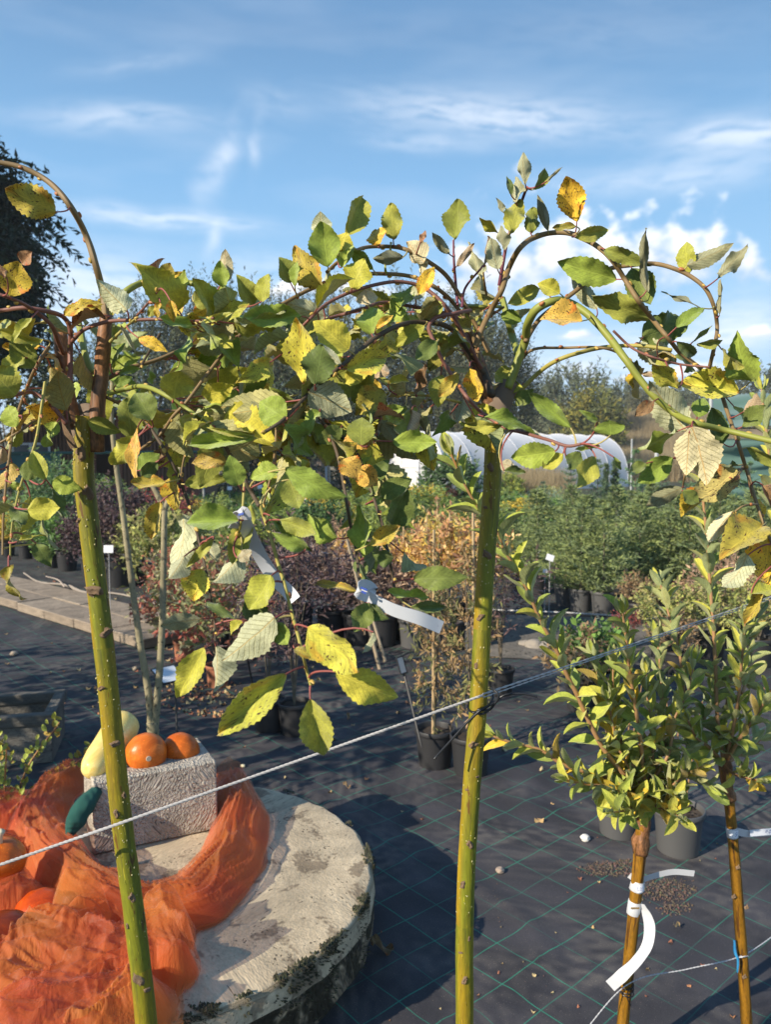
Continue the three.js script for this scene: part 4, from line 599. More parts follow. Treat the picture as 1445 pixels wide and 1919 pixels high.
{
  const t = thing('willow_standard', 'weeping willow standard with thick green stem in front of the gourds', 'willow', V(0, 0, 0), 0, willows), Z = 1.05;
  const foot = at(274, 1919, Z), f2 = foot.clone(); f2.y = -0.02; f2.x += 0.05; f2.z -= 0.02;
  trunk(t, [f2, foot, at(259, 1780, Z), at(241, 1640, Z), at(229, 1550, Z), at(211, 1380, Z), at(197, 1240, Z), at(181, 1100, Z), at(164, 960, Z), at(156, 880, Z), at(158, 825, Z), at(160, 780, Z)], [0.0150, 0.0142, 0.0138, 0.0135, 0.0132, 0.0128], [[148, 854, 1.03, 24], [168, 926, 1.03, 24], [146, 984, 1.04, 11], [173, 1106, 1.03, 28], [206, 1196, 1.03, 22], [182, 1286, 1.03, 13], [217, 1390, 1.03, 17], [215, 1538, 1.03, 15], [247, 1680, 1.03, 17], [231, 1732, 1.03, 11], [256, 1852, 1.03, 24], [284, 1860, 1.03, 14], [244, 1508, 1.03, 12]], 3);
  mesh('graft_union', tube(smoothPath([at(150, 850, Z + 0.004), at(142, 815, Z + 0.006), at(150, 785, Z + 0.008), at(168, 778, Z + 0.008), at(184, 790, Z + 0.004)], 24), [0.006, 0.0125, 0.014, 0.013, 0.011], 20, 0.75, 7), roughBark, t);
  mesh('scaffold_limb', tube(smoothPath([at(178, 845, Z + 0.005), at(180, 790, Z), at(184, 740, Z), at(190, 690, Z), at(195, 640, Z - 0.01), at(198, 590, Z - 0.01)], 20), [0.0115, 0.0105, 0.0098, 0.0092, 0.0082], 14, 0.16, 8), brownBark, t);
  mesh('scaffold_limb', tube(smoothPath([at(140, 800, Z), at(131, 760, Z), at(122, 710, Z), at(115, 660, Z), at(112, 624, Z)], 16), [0.0105, 0.0095, 0.0092, 0.0088], 14, 0.16, 9), brownBark, t);
  mesh('peeling_bark', ribbon(smoothPath([at(128, 790, 1.03), at(120, 770, 1.025), at(126, 812, 1.02), at(138, 840, 1.028)], 10), V(1, 0, 0.4), 0.012, 0.001), scarMat, t);
  buildWillow(t, `
n 1.04 1.0 14 9: 198 600, 194 560, 178 495, 160 440, 128 382, 84 336, 34 312, -50 298
r 1.03 0.95 10 7: 130 725, 131 660, 130 612, 120 596, 90 584, 45 577, 0 582, -60 592
r 1.05 0.9 9 6: 127 682, 108 640, 94 608, 60 580, 22 560, -40 540
r 1.03 0.92 8 5: 132 642, 160 616, 200 603, 245 600, 300 598, 360 602, 400 596
g 1.06 1.12 13 12: 170 700, 158 660, 148 610, 138 580
g 1.07 1.0 13 10: 205 580, 236 546, 268 529, 305 524, 350 529, 392 543, 416 556
g 1.04 0.86 10 7: 200 738, 238 728, 272 725, 312 742, 352 768, 388 794, 412 820
k 0.86 0.8 8 8: 420 833, 440 868, 458 900, 474 928, 485 948
y 0.8 0.7 8 5: 487 945, 497 975, 508 1010, 522 1060, 535 1102, 545 1142, 558 1190, 568 1230, 576 1262, 582 1285
k 0.98 0.85 7 4: 250 760, 280 800, 322 868, 346 924, 366 990, 384 1062, 394 1120, 402 1166, 403 1205
y 0.95 0.85 6 3: 84 716, 76 770, 64 835, 44 890, 28 950, 20 1000, 18 1048
r 1.02 0.95 9 6: 124 795, 98 762, 60 736, 24 741, -40 752
n 1.02 0.9 7 4: 90 650, 66 690, 48 730, 28 790, 16 860, 6 960, 4 1040
n 1.05 0.95 6 4: 128 800, 108 775, 70 785, 30 812, -20 840
n 1.06 1.2 9 6: 196 712, 240 690, 290 676, 350 652, 420 640
n 1.07 1.15 7 4: 200 745, 250 765, 330 770, 420 740, 480 700
r 1.0 0.9 5 3: 243 605, 262 585, 282 562, 300 540
y 1.02 0.92 6 4: 206 640, 222 625, 236 612, 250 600
k 1.0 0.95 5 4: 300 625, 285 650, 270 675, 262 690
y 0.8 0.78 6 4: 458 905, 456 935, 452 975, 447 1000
n 1.1 1.0 5 3: 340 770, 350 830, 342 870, 338 900`, `
o 106 398 13 355 50
Y 18 555 36 493 52
b 40 495 58 472 24
b 12 520 -2 498 22
Y 118 590 178 560 26
b 196 592 126 602 20
u 238 582 188 532 40
y 60 594 20 638 17
y 80 636 26 656 18
y -4 618 70 642 20
y 46 670 6 692 32
Y 76 648 22 662 20
e 30 742 -24 690 60
Y 40 786 26 800 15
g 106 790 80 836 26
u 225 612 252 660 8
Y 258 633 310 657 20
g 210 690 254 668 18
g 206 682 224 642 18
g 216 722 246 706 16
g 222 700 262 690 14
d 284 788 252 736 46
e 245 821 238 748 38
e 325 748 333 690 54
g 350 688 346 614 25
g 361 611 297 600 20
y 377 604 434 586 10
g 427 615 440 524 42
p 414 532 426 471 30
g 420 540 412 490 28
e 474 572 448 518 32
y 490 566 498 514 32
b 293 520 296 483 22
o 308 524 322 494 24
Y 294 532 336 510 15
g 338 548 351 508 24
Y 300 566 288 596 14
Y 344 562 330 602 16
e 362 566 392 556 30
Y 374 562 390 592 36
y 292 574 276 592 14
Y 318 562 325 602 16
u 314 572 322 544 20
g 448 975 348 975 43
e 471 944 446 1053 38
u 344 962 346 1072 46
e 400 1010 350 1062 16
u 345 1042 320 1086 36
s 378 1066 360 1124 46
u 452 1036 406 1096 44
u 392 1016 404 1052 22
p 446 1048 472 1034 20
y 508 1078 476 1140 56
d 470 1110 480 1168 42
u 515 1157 432 1233 64
g 512 1168 542 1206 34
d 384 1128 436 1158 16
v 376 1160 298 1170 28
y 456 1165 430 1186 20
y 384 1214 330 1306 42
u 404 1210 411 1291 44
s 536 1262 412 1373 50
e 581 1310 606 1418 54
s 576 1175 678 1250 60
y 628 1258 742 1316 56
o 550 1214 614 1238 18
u 700 1184 680 1222 12
g 504 965 584 1032 15
g 574 1030 514 1003 24
e 524 974 598 1000 30
g 533 878 626 933 42
g 524 880 470 893 36
e 540 898 562 952 42
O 424 864 358 862 30
g 480 820 358 833 28
y 478 814 392 804 10
e 478 786 392 790 30
y 386 793 340 824 22
g 447 910 430 858 36
e 345 908 425 895 24
o 312 904 255 913 24
Y 320 893 326 955 38
k 322 808 304 872 32
y 256 820 208 870 36
O 258 798 240 901 22
g 256 883 292 848 34
d 264 892 292 866 24
y 50 955 114 950 36
d 34 880 76 884 32
o 15 1060 20 1129 26
t -8 872 8 840 24
y 30 1016 76 998 7
g 20 905 42 918 14
e 62 690 20 640 40
g 30 800 10 760 34
y 84 900 60 845 26
o 300 940 284 1010 30
y 330 905 322 870 20`, 21, [[70, 'gyesygyyg', 300, 570, 540, 820, 0.066], [22, 'geyYo', -50, 560, 140, 850, 0.05], [8, 'gdye', -20, 850, 120, 1040, 0.04]]);
}
{
  const t = thing('willow_standard', 'weeping willow standard whose green stem carries the black wire tie', 'willow', V(0, 0, 0), 0, willows), Z = 1.15;
  const foot = at(871, 1919, Z), f2 = foot.clone(); f2.y = -0.02; f2.z -= 0.02;
  trunk(t, [f2, foot, at(871, 1750, Z), at(876, 1600, Z), at(886, 1450, Z), at(896, 1330, Z), at(903, 1200, Z), at(911, 1060, Z), at(921, 930, Z), at(925, 850, Z), at(928, 780, Z)], [0.0138, 0.0136, 0.0134, 0.0131, 0.0129, 0.0127], [[916, 870, 1.13, 16], [900, 957, 1.13, 9], [913, 1044, 1.13, 18], [896, 1152, 1.13, 15], [884, 1248, 1.13, 12], [884, 1394, 1.13, 17], [882, 1578, 1.13, 16], [862, 1660, 1.13, 15], [872, 1848, 1.13, 16], [886, 1775, 1.13, 10], [857, 1794, 1.13, 9], [866, 1478, 1.13, 8], [902, 1452, 1.13, 8]], 5);
  mesh('graft_union', tube(smoothPath([at(926, 790, Z), at(934, 765, Z), at(946, 740, Z), at(955, 715, Z)], 12), [0.0155, 0.0165, 0.0145, 0.0125], 16, 0.4, 4), roughBark, t);
  mesh('scaffold_limb', tube(smoothPath([at(930, 775, Z), at(916, 748, Z), at(902, 706, Z), at(884, 655, Z + 0.01), at(866, 632, Z + 0.01)], 14), [0.011, 0.0115, 0.011, 0.0095], 14, 0.25, 6), brownBark, t);
  buildWillow(t, `
g 1.14 0.93 17 11: 952 728, 966 690, 984 640, 990 605, 1008 578, 1038 564, 1070 568, 1106 592, 1142 632, 1172 672, 1198 708, 1230 746, 1264 774, 1304 792, 1360 806, 1470 832
n 1.12 1.02 11 8: 890 652, 902 620, 920 582, 940 545, 954 502, 974 466, 1000 446, 1030 437, 1066 437, 1096 448, 1126 466, 1150 490, 1172 524, 1196 562, 1222 596, 1248 628, 1276 660, 1316 692
g 1.16 1.22 15 12: 972 666, 960 628, 950 590, 942 560
n 1.14 1.05 9 7: 985 640, 1010 600, 1044 572, 1080 545, 1110 520, 1142 504, 1180 497, 1226 494, 1258 501, 1292 516, 1322 540, 1338 572, 1345 612, 1340 648, 1330 690
y 1.15 1.1 9 7: 962 745, 985 722, 1010 698, 1048 674, 1090 660, 1140 650, 1200 648, 1260 656
n 1.16 1.12 6 4: 968 690, 995 657, 1060 652, 1130 652, 1160 662, 1200 690
n 1.14 0.95 8 6: 904 690, 890 640, 872 600, 850 568, 812 536, 770 518, 700 513, 644 520, 586 540, 532 568, 492 590, 456 622, 420 660, 386 704, 346 757, 324 780, 300 814, 262 843
r 1.12 0.95 8 5: 902 690, 870 630, 836 575, 792 538, 748 528, 702 534, 656 548, 616 567, 580 598, 554 626, 530 662
k 1.12 0.85 10 7: 908 700, 880 660, 852 622, 820 606, 780 604, 742 612, 702 634, 662 668, 622 700, 586 730, 552 765, 524 792, 492 812
r 1.14 1.05 8 6: 904 680, 880 625, 850 592, 820 584, 772 574, 720 567, 684 577, 640 590, 606 600
n 1.15 1.05 9 6: 916 660, 890 606, 866 562, 836 516, 802 490, 762 468, 730 462, 690 463, 660 474, 632 492, 612 510
r 1.05 0.9 8 6: 882 582, 850 588, 816 596, 804 612, 814 642, 832 680, 850 708, 876 745, 902 772, 944 800, 985 812, 1030 825, 1066 836, 1090 832
p 1.12 1.1 6 4: 858 572, 854 530, 851 490, 850 450
p 1.1 1.08 7 5: 936 535, 944 488, 954 440, 974 388, 988 350
k 1.12 1.16 15 12: 922 740, 905 690, 884 640, 862 610
g 1.15 1.13 7 6: 862 572, 900 574, 940 575
y 1.1 1.02 6 4: 908 768, 862 754, 804 742, 744 740
k 0.95 0.8 7 5: 574 742, 604 790, 628 838, 640 886, 650 944, 658 990, 668 1036, 673 1080, 678 1108, 684 1190
k 0.95 0.85 7 5: 586 768, 634 812, 664 842, 686 890, 704 945, 718 990, 728 1040, 736 1080, 740 1108
n 0.9 0.84 6 4: 518 800, 516 840, 510 880, 502 915, 492 950
n 1.1 0.95 8 6: 1332 688, 1350 730, 1366 778, 1386 835, 1400 880, 1418 940, 1440 1000, 1462 1050
n 1.05 1.0 5 3: 1396 868, 1384 890, 1372 902, 1384 890
n 1.0 0.95 4 3: 1420 945, 1390 950, 1374 962
r 1.0 0.95 5 4: 1150 620, 1180 648, 1220 668, 1272 682, 1330 688
n 1.05 1.02 5 3: 1284 860, 1284 890, 1280 914
p 1.12 1.1 5 3: 866 575, 872 540, 900 505, 912 490
n 1.12 1.1 5 3: 912 552, 908 530, 906 510
n 1.14 1.12 5 4: 945 575, 910 600, 884 640, 868 664
n 1.0 0.9 5 3: 720 745, 712 790, 702 820, 688 836
n 1.05 1.0 5 3: 800 745, 782 770, 772 790`, `
e 651 441 679 371 38
e 737 448 732 381 34
Y 711 458 700 424 34
u 604 440 601 405 32
g 614 500 602 422 48
y 634 470 650 436 34
o 602 541 545 466 44
e 544 530 528 484 34
g 552 536 555 490 20
y 659 541 681 486 48
g 640 502 656 452 30
g 699 505 658 466 24
y 594 578 656 512 17
u 612 536 616 510 16
y 720 512 731 454 12
v 756 482 706 486 22
p 796 492 764 454 36
P 790 480 792 514 18
b 788 455 797 432 10
Y 785 552 813 498 24
g 741 586 774 526 32
u 780 562 786 534 30
p 690 572 685 544 32
g 696 626 696 570 46
Y 704 616 736 590 13
y 796 610 740 647 26
u 613 594 534 567 32
y 653 656 592 602 50
s 568 718 573 606 54
u 640 684 588 640 17
d 590 722 602 648 50
s 648 692 728 666 38
y 644 716 692 690 26
t 690 682 728 700 26
y 728 718 766 711 16
Y 690 712 716 726 14
u 578 734 654 768 62
o 722 734 668 772 46
e 675 835 677 779 46
g 536 786 484 752 52
g 714 772 754 764 17
b 700 782 752 772 12
t 772 768 769 812 30
v 710 788 746 832 22
k 780 738 806 684 34
O 702 814 648 826 42
O 644 858 670 892 36
O 672 876 707 908 38
d 698 902 726 862 26
g 566 592 458 600 38
g 682 1046 686 952 38
d 735 985 762 918 42
d 714 930 768 898 34
o 690 1022 752 988 28
g 632 1010 572 974 36
g 684 946 722 934 16
g 714 964 776 986 10
d 738 1050 698 1040 26
d 774 1085 864 1082 40
g 806 1120 724 1121 18
d 770 1138 832 1138 20
o 670 1108 580 1086 14
d 692 1130 662 1182 36
d 684 1134 724 1160 26
e 852 448 862 389 42
v 842 476 809 437 16
t 855 500 886 458 20
u 909 546 884 458 15
t 907 496 915 444 17
u 933 506 920 449 24
u 946 469 935 428 22
y 932 436 901 404 15
e 957 433 973 373 34
e 995 436 1000 388 24
v 1028 433 1008 366 16
u 985 346 977 291 21
u 968 381 970 335 24
d 958 366 952 329 10
e 1000 356 1026 314 18
v 1026 340 1052 313 5
u 944 398 935 374 10
Y 1082 416 1066 336 44
o 1080 424 1038 431 14
e 1078 444 1141 431 24
e 1132 466 1210 496 24
g 1157 524 1049 492 42 -0.035
v 1213 546 1203 430 15
d 1184 502 1220 572 46
y 1293 512 1280 453 32
v 1288 498 1369 464 26
v 1345 523 1398 466 22
v 1318 578 1245 546 6
v 1349 592 1358 526 7
g 1268 614 1320 573 24
d 1205 632 1288 602 56 -0.035
u 1194 650 1262 673 38 -0.035
e 1222 598 1118 558 40 -0.035
u 1120 580 1074 519 26 -0.035
y 1050 550 1010 530 28
e 1012 540 950 573 26
O 1092 602 1016 590 44
e 1308 644 1356 640 15
d 1268 640 1306 668 20
e 1300 640 1334 611 7
g 1407 717 1376 646 50
s 1386 736 1276 714 50
s 1272 728 1226 674 32
t 1240 702 1208 700 18
u 1286 808 1222 722 56 -0.035
P 1298 800 1330 898 64
P 1292 812 1288 884 44
g 1262 858 1196 904 36
d 1212 868 1182 888 20
v 1279 914 1213 946 28
d 1280 920 1308 942 24
q 1384 878 1308 946 58
P 1374 958 1326 1016 22
o 1430 985 1358 1032 62
Y 1443 998 1432 1100 68
u 1402 1040 1366 1114 38
y 1408 1112 1450 1104 30
o 1446 1078 1408 1164 24
d 1356 832 1330 768 32
g 1308 782 1320 744 28
d 1392 800 1440 764 30
e 1400 838 1452 864 20
t 1394 772 1424 740 28
b 1430 908 1450 944 24
k 1226 752 1192 778 20
s 900 756 922 847 74
u 868 748 858 792 28
g 904 780 1006 799 24
e 946 796 858 801 18
d 966 760 1002 734 24
g 1071 802 1000 744 28
g 1145 816 1142 787 48
g 1042 846 960 858 40
y 1056 850 1022 880 28
d 1060 854 1088 872 30
e 1118 856 1076 914 34
g 1126 836 1078 849 9
g 1150 856 1168 884 9
p 938 868 964 876 22
d 944 882 984 886 14
u 984 808 1012 816 12
Y 880 690 906 748 34
o 845 640 800 690 28
e 760 760 738 812 24
d 640 800 602 830 30
g 600 770 560 812 26
e 700 690 660 720 34
d 820 640 780 676 30
o 860 700 830 742 26
g 1120 790 1090 770 12
e 960 690 930 720 26`, 33, [[80, 'gysyyeysg', 380, 560, 780, 860, 0.066], [30, 'eygosy', 780, 540, 960, 780, 0.05], [12, 'gdeY', 1180, 620, 1440, 900, 0.05], [8, 'ged', 560, 860, 760, 1080, 0.045]]);
}
// plastic ribbon labels looped on the hanging twigs
{
  const pl = mat(C(0.64, 0.66, 0.69), 0.45, { transmission: 0.15, thickness: 0 }), ink = mat(C(0.05, 0.10, 0.42), 0.6);
  const a = thing('ribbon_label', 'pale plastic ribbon label hanging steeply behind the long leafy twig', 'label', V(0, 0, 0), 0, 'ribbon labels on the willows');
  mesh('ribbon', ribbon(smoothPath([at(438, 985, 0.79), at(452, 972, 0.775), at(470, 1008, 0.8), at(492, 1050, 0.815), at(515, 1085, 0.82), at(541, 1110, 0.82), at(552, 1126, 0.815)], 30), V(0.85, 0.52, 0.1), 0.0145), pl, a);
  mesh('loop', ribbon(smoothPath([at(440, 990, 0.785), at(446, 962, 0.77), at(458, 958, 0.768), at(462, 974, 0.772)], 12), V(0.9, 0.4, 0.2), 0.010), pl, a); mesh('ink_mark', ribbon([at(446, 965, 0.7655), at(456, 962, 0.7645)], V(0.3, 0.9, 0), 0.002, 0.0003), ink, a);
  const b = thing('ribbon_label', 'white plastic ribbon label with punched hole stretching level below the twig', 'label', V(0, 0, 0), 0, 'ribbon labels on the willows'), p = smoothPath([at(676, 1108, 0.79), at(700, 1124, 0.785), at(740, 1144, 0.78), at(785, 1158, 0.78), at(828, 1176, 0.79)], 26);
  mesh('ribbon', ribbon(p, V(-0.3, 1, 0.1), 0.0132), pl, b);
  mesh('loop', ribbon(smoothPath([at(690, 1120, 0.782), at(672, 1112, 0.772), at(672, 1098, 0.775), at(690, 1096, 0.79), at(700, 1106, 0.795), at(686, 1120, 0.79)], 18), V(0.1, 1, 0.1), 0.0095), pl, b);
  for (const [x, y, x2, y2] of [[676, 1101, 688, 1106], [677, 1108, 686, 1112]]) mesh('ink_mark', ribbon([at(x, y, 0.7695), at(x2, y2, 0.7695)], V(0, 1, 0), 0.0022, 0.0003), ink, b);
  const h = mesh('hole', new THREE.CylinderGeometry(0.0021, 0.0021, 0.0012, 14), mat(C(0.12, 0.03, 0.07), 0.8), b); h.position.copy(at(817, 1172, 0.7885)); h.lookAt(camera.position); h.rotateX(Math.PI / 2);
}

// ---------- narrow leaved grafted standards ----------
const NL = [blade(21, { serr: 0, fold: 0.3, curl: 0.22, wave: 0.01, tip: 0.62, belly: 0.95, nu: 12, nv: 2 }), blade(22, { serr: 0, fold: 0.2, curl: -0.15, wave: 0.015, tip: 0.62, belly: 1.1, nu: 12, nv: 2 }), blade(23, { serr: 0, fold: 0.4, curl: 0.3, wave: 0.01, tip: 0.6, belly: 1.05, nu: 12, nv: 2 })];
const NK = [[0.50, 0.58, 0.10], [0.58, 0.62, 0.105], [0.68, 0.66, 0.11], [0.36, 0.44, 0.10], [0.92, 0.64, 0.05]].map((c, i) => [lm(C(...c), leafTop, 0.3, 0.25, 0.0003), lm(i === 4 ? C(0.6, 0.45, 0.1) : C(0.34 + c[0] * 0.4, 0.40 + c[1] * 0.35, 0.24), leafUnder, 0.3, 0.03, 0.0006)]);
const yellowBarkTex = tex([128, 512], (u, v) => { const n = 0.8 + 0.15 * tnoise(u, v * 0.3, 12, 5) + 0.15 * tnoise(u, v, 40, 6), b = smooth(0.15, 0.5, tnoise(u, v * 0.5, 9, 7) + 0.3 * tnoise(u, v, 30, 8)); return [n * mix(0.70, 0.42, b), n * mix(0.50, 0.27, b), n * mix(0.12, 0.08, b)]; }, true); yellowBarkTex.repeat.set(12, 3);
const yellowBark = mat(C(0.9, 0.88, 0.85), 0.42, { map: yellowBarkTex, bumpMap: trunkBump, bumpScale: 0.0008 });
const twigMat = mat(C(0.36, 0.20, 0.09), 0.65);
function narrowTree(tree, stemText, seed, near) {
  const r = rng(seed);
  for (const line of stemText.trim().split('\n')) {
    const [head, body] = line.split(':'), [gap, size, from, yellowish, z0, z1, w0, w1] = head.trim().split(/\s+/).map(Number).map((v, i) => (i === 4 || i === 5 ? v * near : i === 1 || i === 0 ? v * near : v)), pts = body.split(',').map((q) => q.trim().split(/\s+/).map(Number)), n = pts.length * 6;
    const path = smoothPath(pts.map(([x, y], i) => at(x, y, mix(z0, z1, i / (pts.length - 1)))), n), st = mesh('stem', tube(path, [w0 / 2 / F * z0, w1 / 2 / F * z1], 7, 0.15, seed), twigMat, tree);
    let len = 0, next = from, k = r() * 6;
    for (let i = 1; i < n; i++) {
      len += path[i].distanceTo(path[i - 1]); while (len > next) {
        next += gap * (0.7 + r() * 0.6); k += 2.4; const d = path[i + 1].clone().sub(path[i - 1]).normalize(), a = V(0, 0, 1).cross(d).normalize(), b = d.clone().cross(a), out = a.multiplyScalar(Math.cos(k)).addScaledVector(b, Math.sin(k)), low = i / n < 0.3;
        const Y = d.clone().multiplyScalar(low ? 0.3 : 0.8).addScaledVector(out, 0.85).add(V(0, low ? 0.05 : 0.3, 0)).normalize(), X = Y.clone().cross(d).normalize(), Z = X.clone().cross(Y), m = new THREE.Matrix4().makeBasis(X, Y, Z), c = r() < yellowish ? (r() < 0.4 ? 4 : 2) : Math.floor(r() * 4), lf = mesh('leaf', NL[Math.floor(r() * 3)], NK[c], tree), L = size * 1.18 * (0.7 + r() * 0.6) * (i / n > 0.85 ? 0.8 : 1);
        lf.position.copy(path[i]).addScaledVector(out, 0.001); lf.quaternion.setFromRotationMatrix(m); lf.rotateY((r() - 0.5) * 0.9); lf.scale.set(L * (low ? 0.46 : 0.29 + r() * 0.09), L, L);
      }
    }
    const d = path[n].clone().sub(path[n - 1]).normalize();                  // the tuft at the tip
    for (let q = 0; q < 4; q++) { const a = q * 1.6 + r(), s = V(Math.cos(a), 0, Math.sin(a)), Y = d.clone().addScaledVector(s, 0.35).normalize(), X = Y.clone().cross(s).normalize(), lf = mesh('leaf', NL[q % 3], NK[Math.floor(r() * 3)], tree), L = size * 0.75; lf.position.copy(path[n]); lf.quaternion.setFromRotationMatrix(new THREE.Matrix4().makeBasis(X, Y, X.clone().cross(Y))); lf.scale.set(L * 0.26, L, L); }
  }
}
function writing(text, w, h, flip) {
  const c = document.createElement('canvas'); c.width = 512; c.height = Math.round(512 * h / w); const k = c.getContext('2d'); k.fillStyle = '#e4e7ee'; k.fillRect(0, 0, 512, c.height);
  if (flip) { k.translate(512, c.height); k.rotate(Math.PI); } k.fillStyle = '#1b2f8a'; k.font = 'italic ' + Math.round(c.height * 0.72) + 'px sans-serif'; k.textBaseline = 'middle'; k.fillText(text, 24, c.height * 0.52);
  const t = new THREE.CanvasTexture(c); t.colorSpace = THREE.SRGBColorSpace; return t;
}
const tapeMat = mat(C(0.62, 0.63, 0.65), 0.45, { transmission: 0.12, thickness: 0 });
function curvedPrint(c, dir, r, h, arc, m) { const g = new THREE.CylinderGeometry(r, r, h, 16, 1, true, -arc / 2, arc), o = new THREE.Mesh(g, m); o.position.copy(c); o.rotation.y = dir; return o; }
{
  const gr = 'narrow leaved standards in the front row', Z = 1.95, K = 1.53;
  const t = thing('standard_shrub', 'narrow leaved standard with peeling graft and three white tapes on its stem', 'shrub', V(0, 0, 0), 0, gr), b0 = at(1165, 1935, Z - 0.03); b0.y = -0.02; b0.x += 0.005;
  const tp = smoothPath([b0, at(1168, 1919, Z), at(1178, 1820, Z), at(1187, 1730, Z), at(1194, 1660, Z), at(1200, 1600, Z), at(1204, 1560, Z), at(1206, 1500, Z)], 50);
  mesh('trunk', tube(tp, [0.0102 * K, 0.0099 * K, 0.0099 * K, 0.0102 * K, 0.0105 * K, 0.0108 * K], 20, 0.08, 2), yellowBark, t);
  mesh('graft_union', tube(smoothPath([at(1201, 1600, Z), at(1203, 1575, Z), at(1206, 1540, Z), at(1208, 1500, Z), at(1207, 1478, Z)], 16), [0.0116 * K, 0.0129 * K, 0.0116 * K, 0.0108 * K, 0.0145 * K], 16, 0.5, 3), brownBark, t);
  narrowTree(t, `
0.0125 0.05 0.02 0.05 1.5 1.36 10 4: 1206 1492, 1170 1452, 1128 1398, 1098 1338, 1081 1300, 1061 1260, 1044 1219, 1013 1162, 995 1120, 969 1069, 945 1030, 934 1000, 898 954, 868 902, 846 852
0.011 0.05 0.015 0.1 1.5 1.42 9 5: 1210 1490, 1202 1396, 1194 1340, 1188 1303, 1180 1255, 1176 1210, 1168 1150
0.012 0.042 0.012 0.3 1.5 1.5 9 4: 1204 1490, 1160 1466, 1110 1450, 1054 1432, 1010 1404, 960 1392, 925 1380
0.011 0.045 0.015 0.15 1.5 1.62 8 4: 1212 1485, 1240 1400, 1242 1320, 1238 1250, 1232 1190
0.0115 0.045 0.015 0.1 1.5 1.6 8 4: 1214 1485, 1262 1440, 1284 1420, 1308 1377, 1336 1310, 1346 1278
0.012 0.045 0.02 0.1 1.5 1.7 7 4: 1210 1488, 1250 1390, 1282 1320, 1270 1203, 1258 1166, 1245 1115, 1236 1088
0.010 0.042 0.01 0.4 1.5 1.46 7 3: 1206 1490, 1180 1440, 1160 1400, 1148 1352, 1140 1310
0.010 0.040 0.01 0.45 1.5 1.42 7 3: 1212 1492, 1250 1478, 1290 1450, 1318 1436
0.009 0.040 0.004 0.5 1.5 1.4 6 3: 1206 1496, 1185 1490, 1168 1486, 1152 1480
0.009 0.040 0.004 0.5 1.5 1.4 6 3: 1210 1498, 1228 1492, 1252 1498, 1268 1492
0.0115 0.042 0.02 0.2 1.5 1.52 7 3: 1208 1488, 1222 1430, 1226 1370, 1214 1310, 1212 1262
0.009 0.042 0.006 0.5 1.5 1.36 6 3: 1208 1496, 1196 1508, 1176 1518, 1150 1522
0.009 0.042 0.006 0.5 1.5 1.36 6 3: 1210 1496, 1232 1512, 1256 1520, 1272 1530
0.010 0.046 0.01 0.4 1.5 1.44 7 3: 1200 1486, 1150 1474, 1100 1470, 1062 1462
0.010 0.046 0.01 0.4 1.5 1.44 7 3: 1214 1486, 1262 1462, 1302 1456, 1330 1470
0.011 0.046 0.015 0.15 1.5 1.5 7 3: 1212 1480, 1254 1412, 1264 1350, 1290 1296, 1302 1240
0.011 0.046 0.015 0.15 1.5 1.5 7 3: 1204 1480, 1168 1404, 1158 1340, 1150 1290, 1150 1240
0.011 0.042 0.02 0.15 1.5 1.56 6 3: 1190 1440, 1150 1380, 1132 1320, 1120 1262, 1112 1225`, 51, 1.3);
  // tapes
  const band = (px, py, r, h, w, name, mt) => { const o = mesh(name, tube([at(px - 1, py + h / 2, Z), at(px + 1, py - h / 2, Z)], [r, r], 20), mt, t); return o; };
  const a = thing('tape_label', 'white tape label with blue handwriting wound round the stem under the graft', 'label', V(0, 0, 0), 0, 'tape labels on the narrow leaved standards');
  const wr = mat(C(1, 1, 1), 0.5, { map: writing('5.1/,', 0.04, 0.012, false) });
  const m1 = mesh('band', tube([at(1192, 1668, Z), at(1197, 1650, Z)], [0.0112 * K, 0.0112 * K], 22), tapeMat, a); const pr = curvedPrint(at(1195, 1659, Z), 0.55, 0.0117 * K, 0.013 * K, 2.2, wr); pr.name = 'handwriting'; a.add(pr);
  mesh('ribbon', ribbon(smoothPath([at(1180, 1640, Z + 0.02), at(1196, 1650, Z + 0.016), at(1225, 1642, Z + 0.025), at(1262, 1634, Z + 0.03), at(1302, 1637, Z + 0.03)], 16), V(0.1, 1, 0.1), 0.0165), tapeMat, a);
  const b = thing('tape_label', 'long curling white tape label hanging below the handwritten one', 'label', V(0, 0, 0), 0, 'tape labels on the narrow leaved standards');
  mesh('band', tube([at(1187, 1712, Z), at(1191, 1688, Z)], [0.0110 * K, 0.0111 * K], 22), tapeMat, b); mesh('slit', ribbon([at(1183, 1702, Z - 0.0116 * K), at(1199, 1702, Z - 0.0108 * K)], V(0, 1, 0), 0.0045, 0.0006), mat(C(0.25, 0.16, 0.06), 0.8), b);
  mesh('ribbon', ribbon(smoothPath([at(1203, 1694, Z - 0.014), at(1212, 1712, Z - 0.022), at(1218, 1735, Z - 0.03), at(1214, 1770, Z - 0.05), at(1195, 1800, Z - 0.06), at(1170, 1825, Z - 0.06), at(1144, 1848, Z - 0.05)], 26), [V(0.2, 0.5, 1), V(0.25, 0.45, 0.95), V(0.3, 0.4, 0.9), V(0.4, 0.3, 0.8), V(0.5, 0.25, 0.75), V(0.6, 0.2, 0.7), V(0.65, 0.2, 0.65), V(0.7, 0.25, 0.6), V(0.75, 0.3, 0.55), V(0.75, 0.32, 0.5), ...Array.from({ length: 17 }, () => V(0.75, 0.6, 0.3))], 0.029), tapeMat, b);
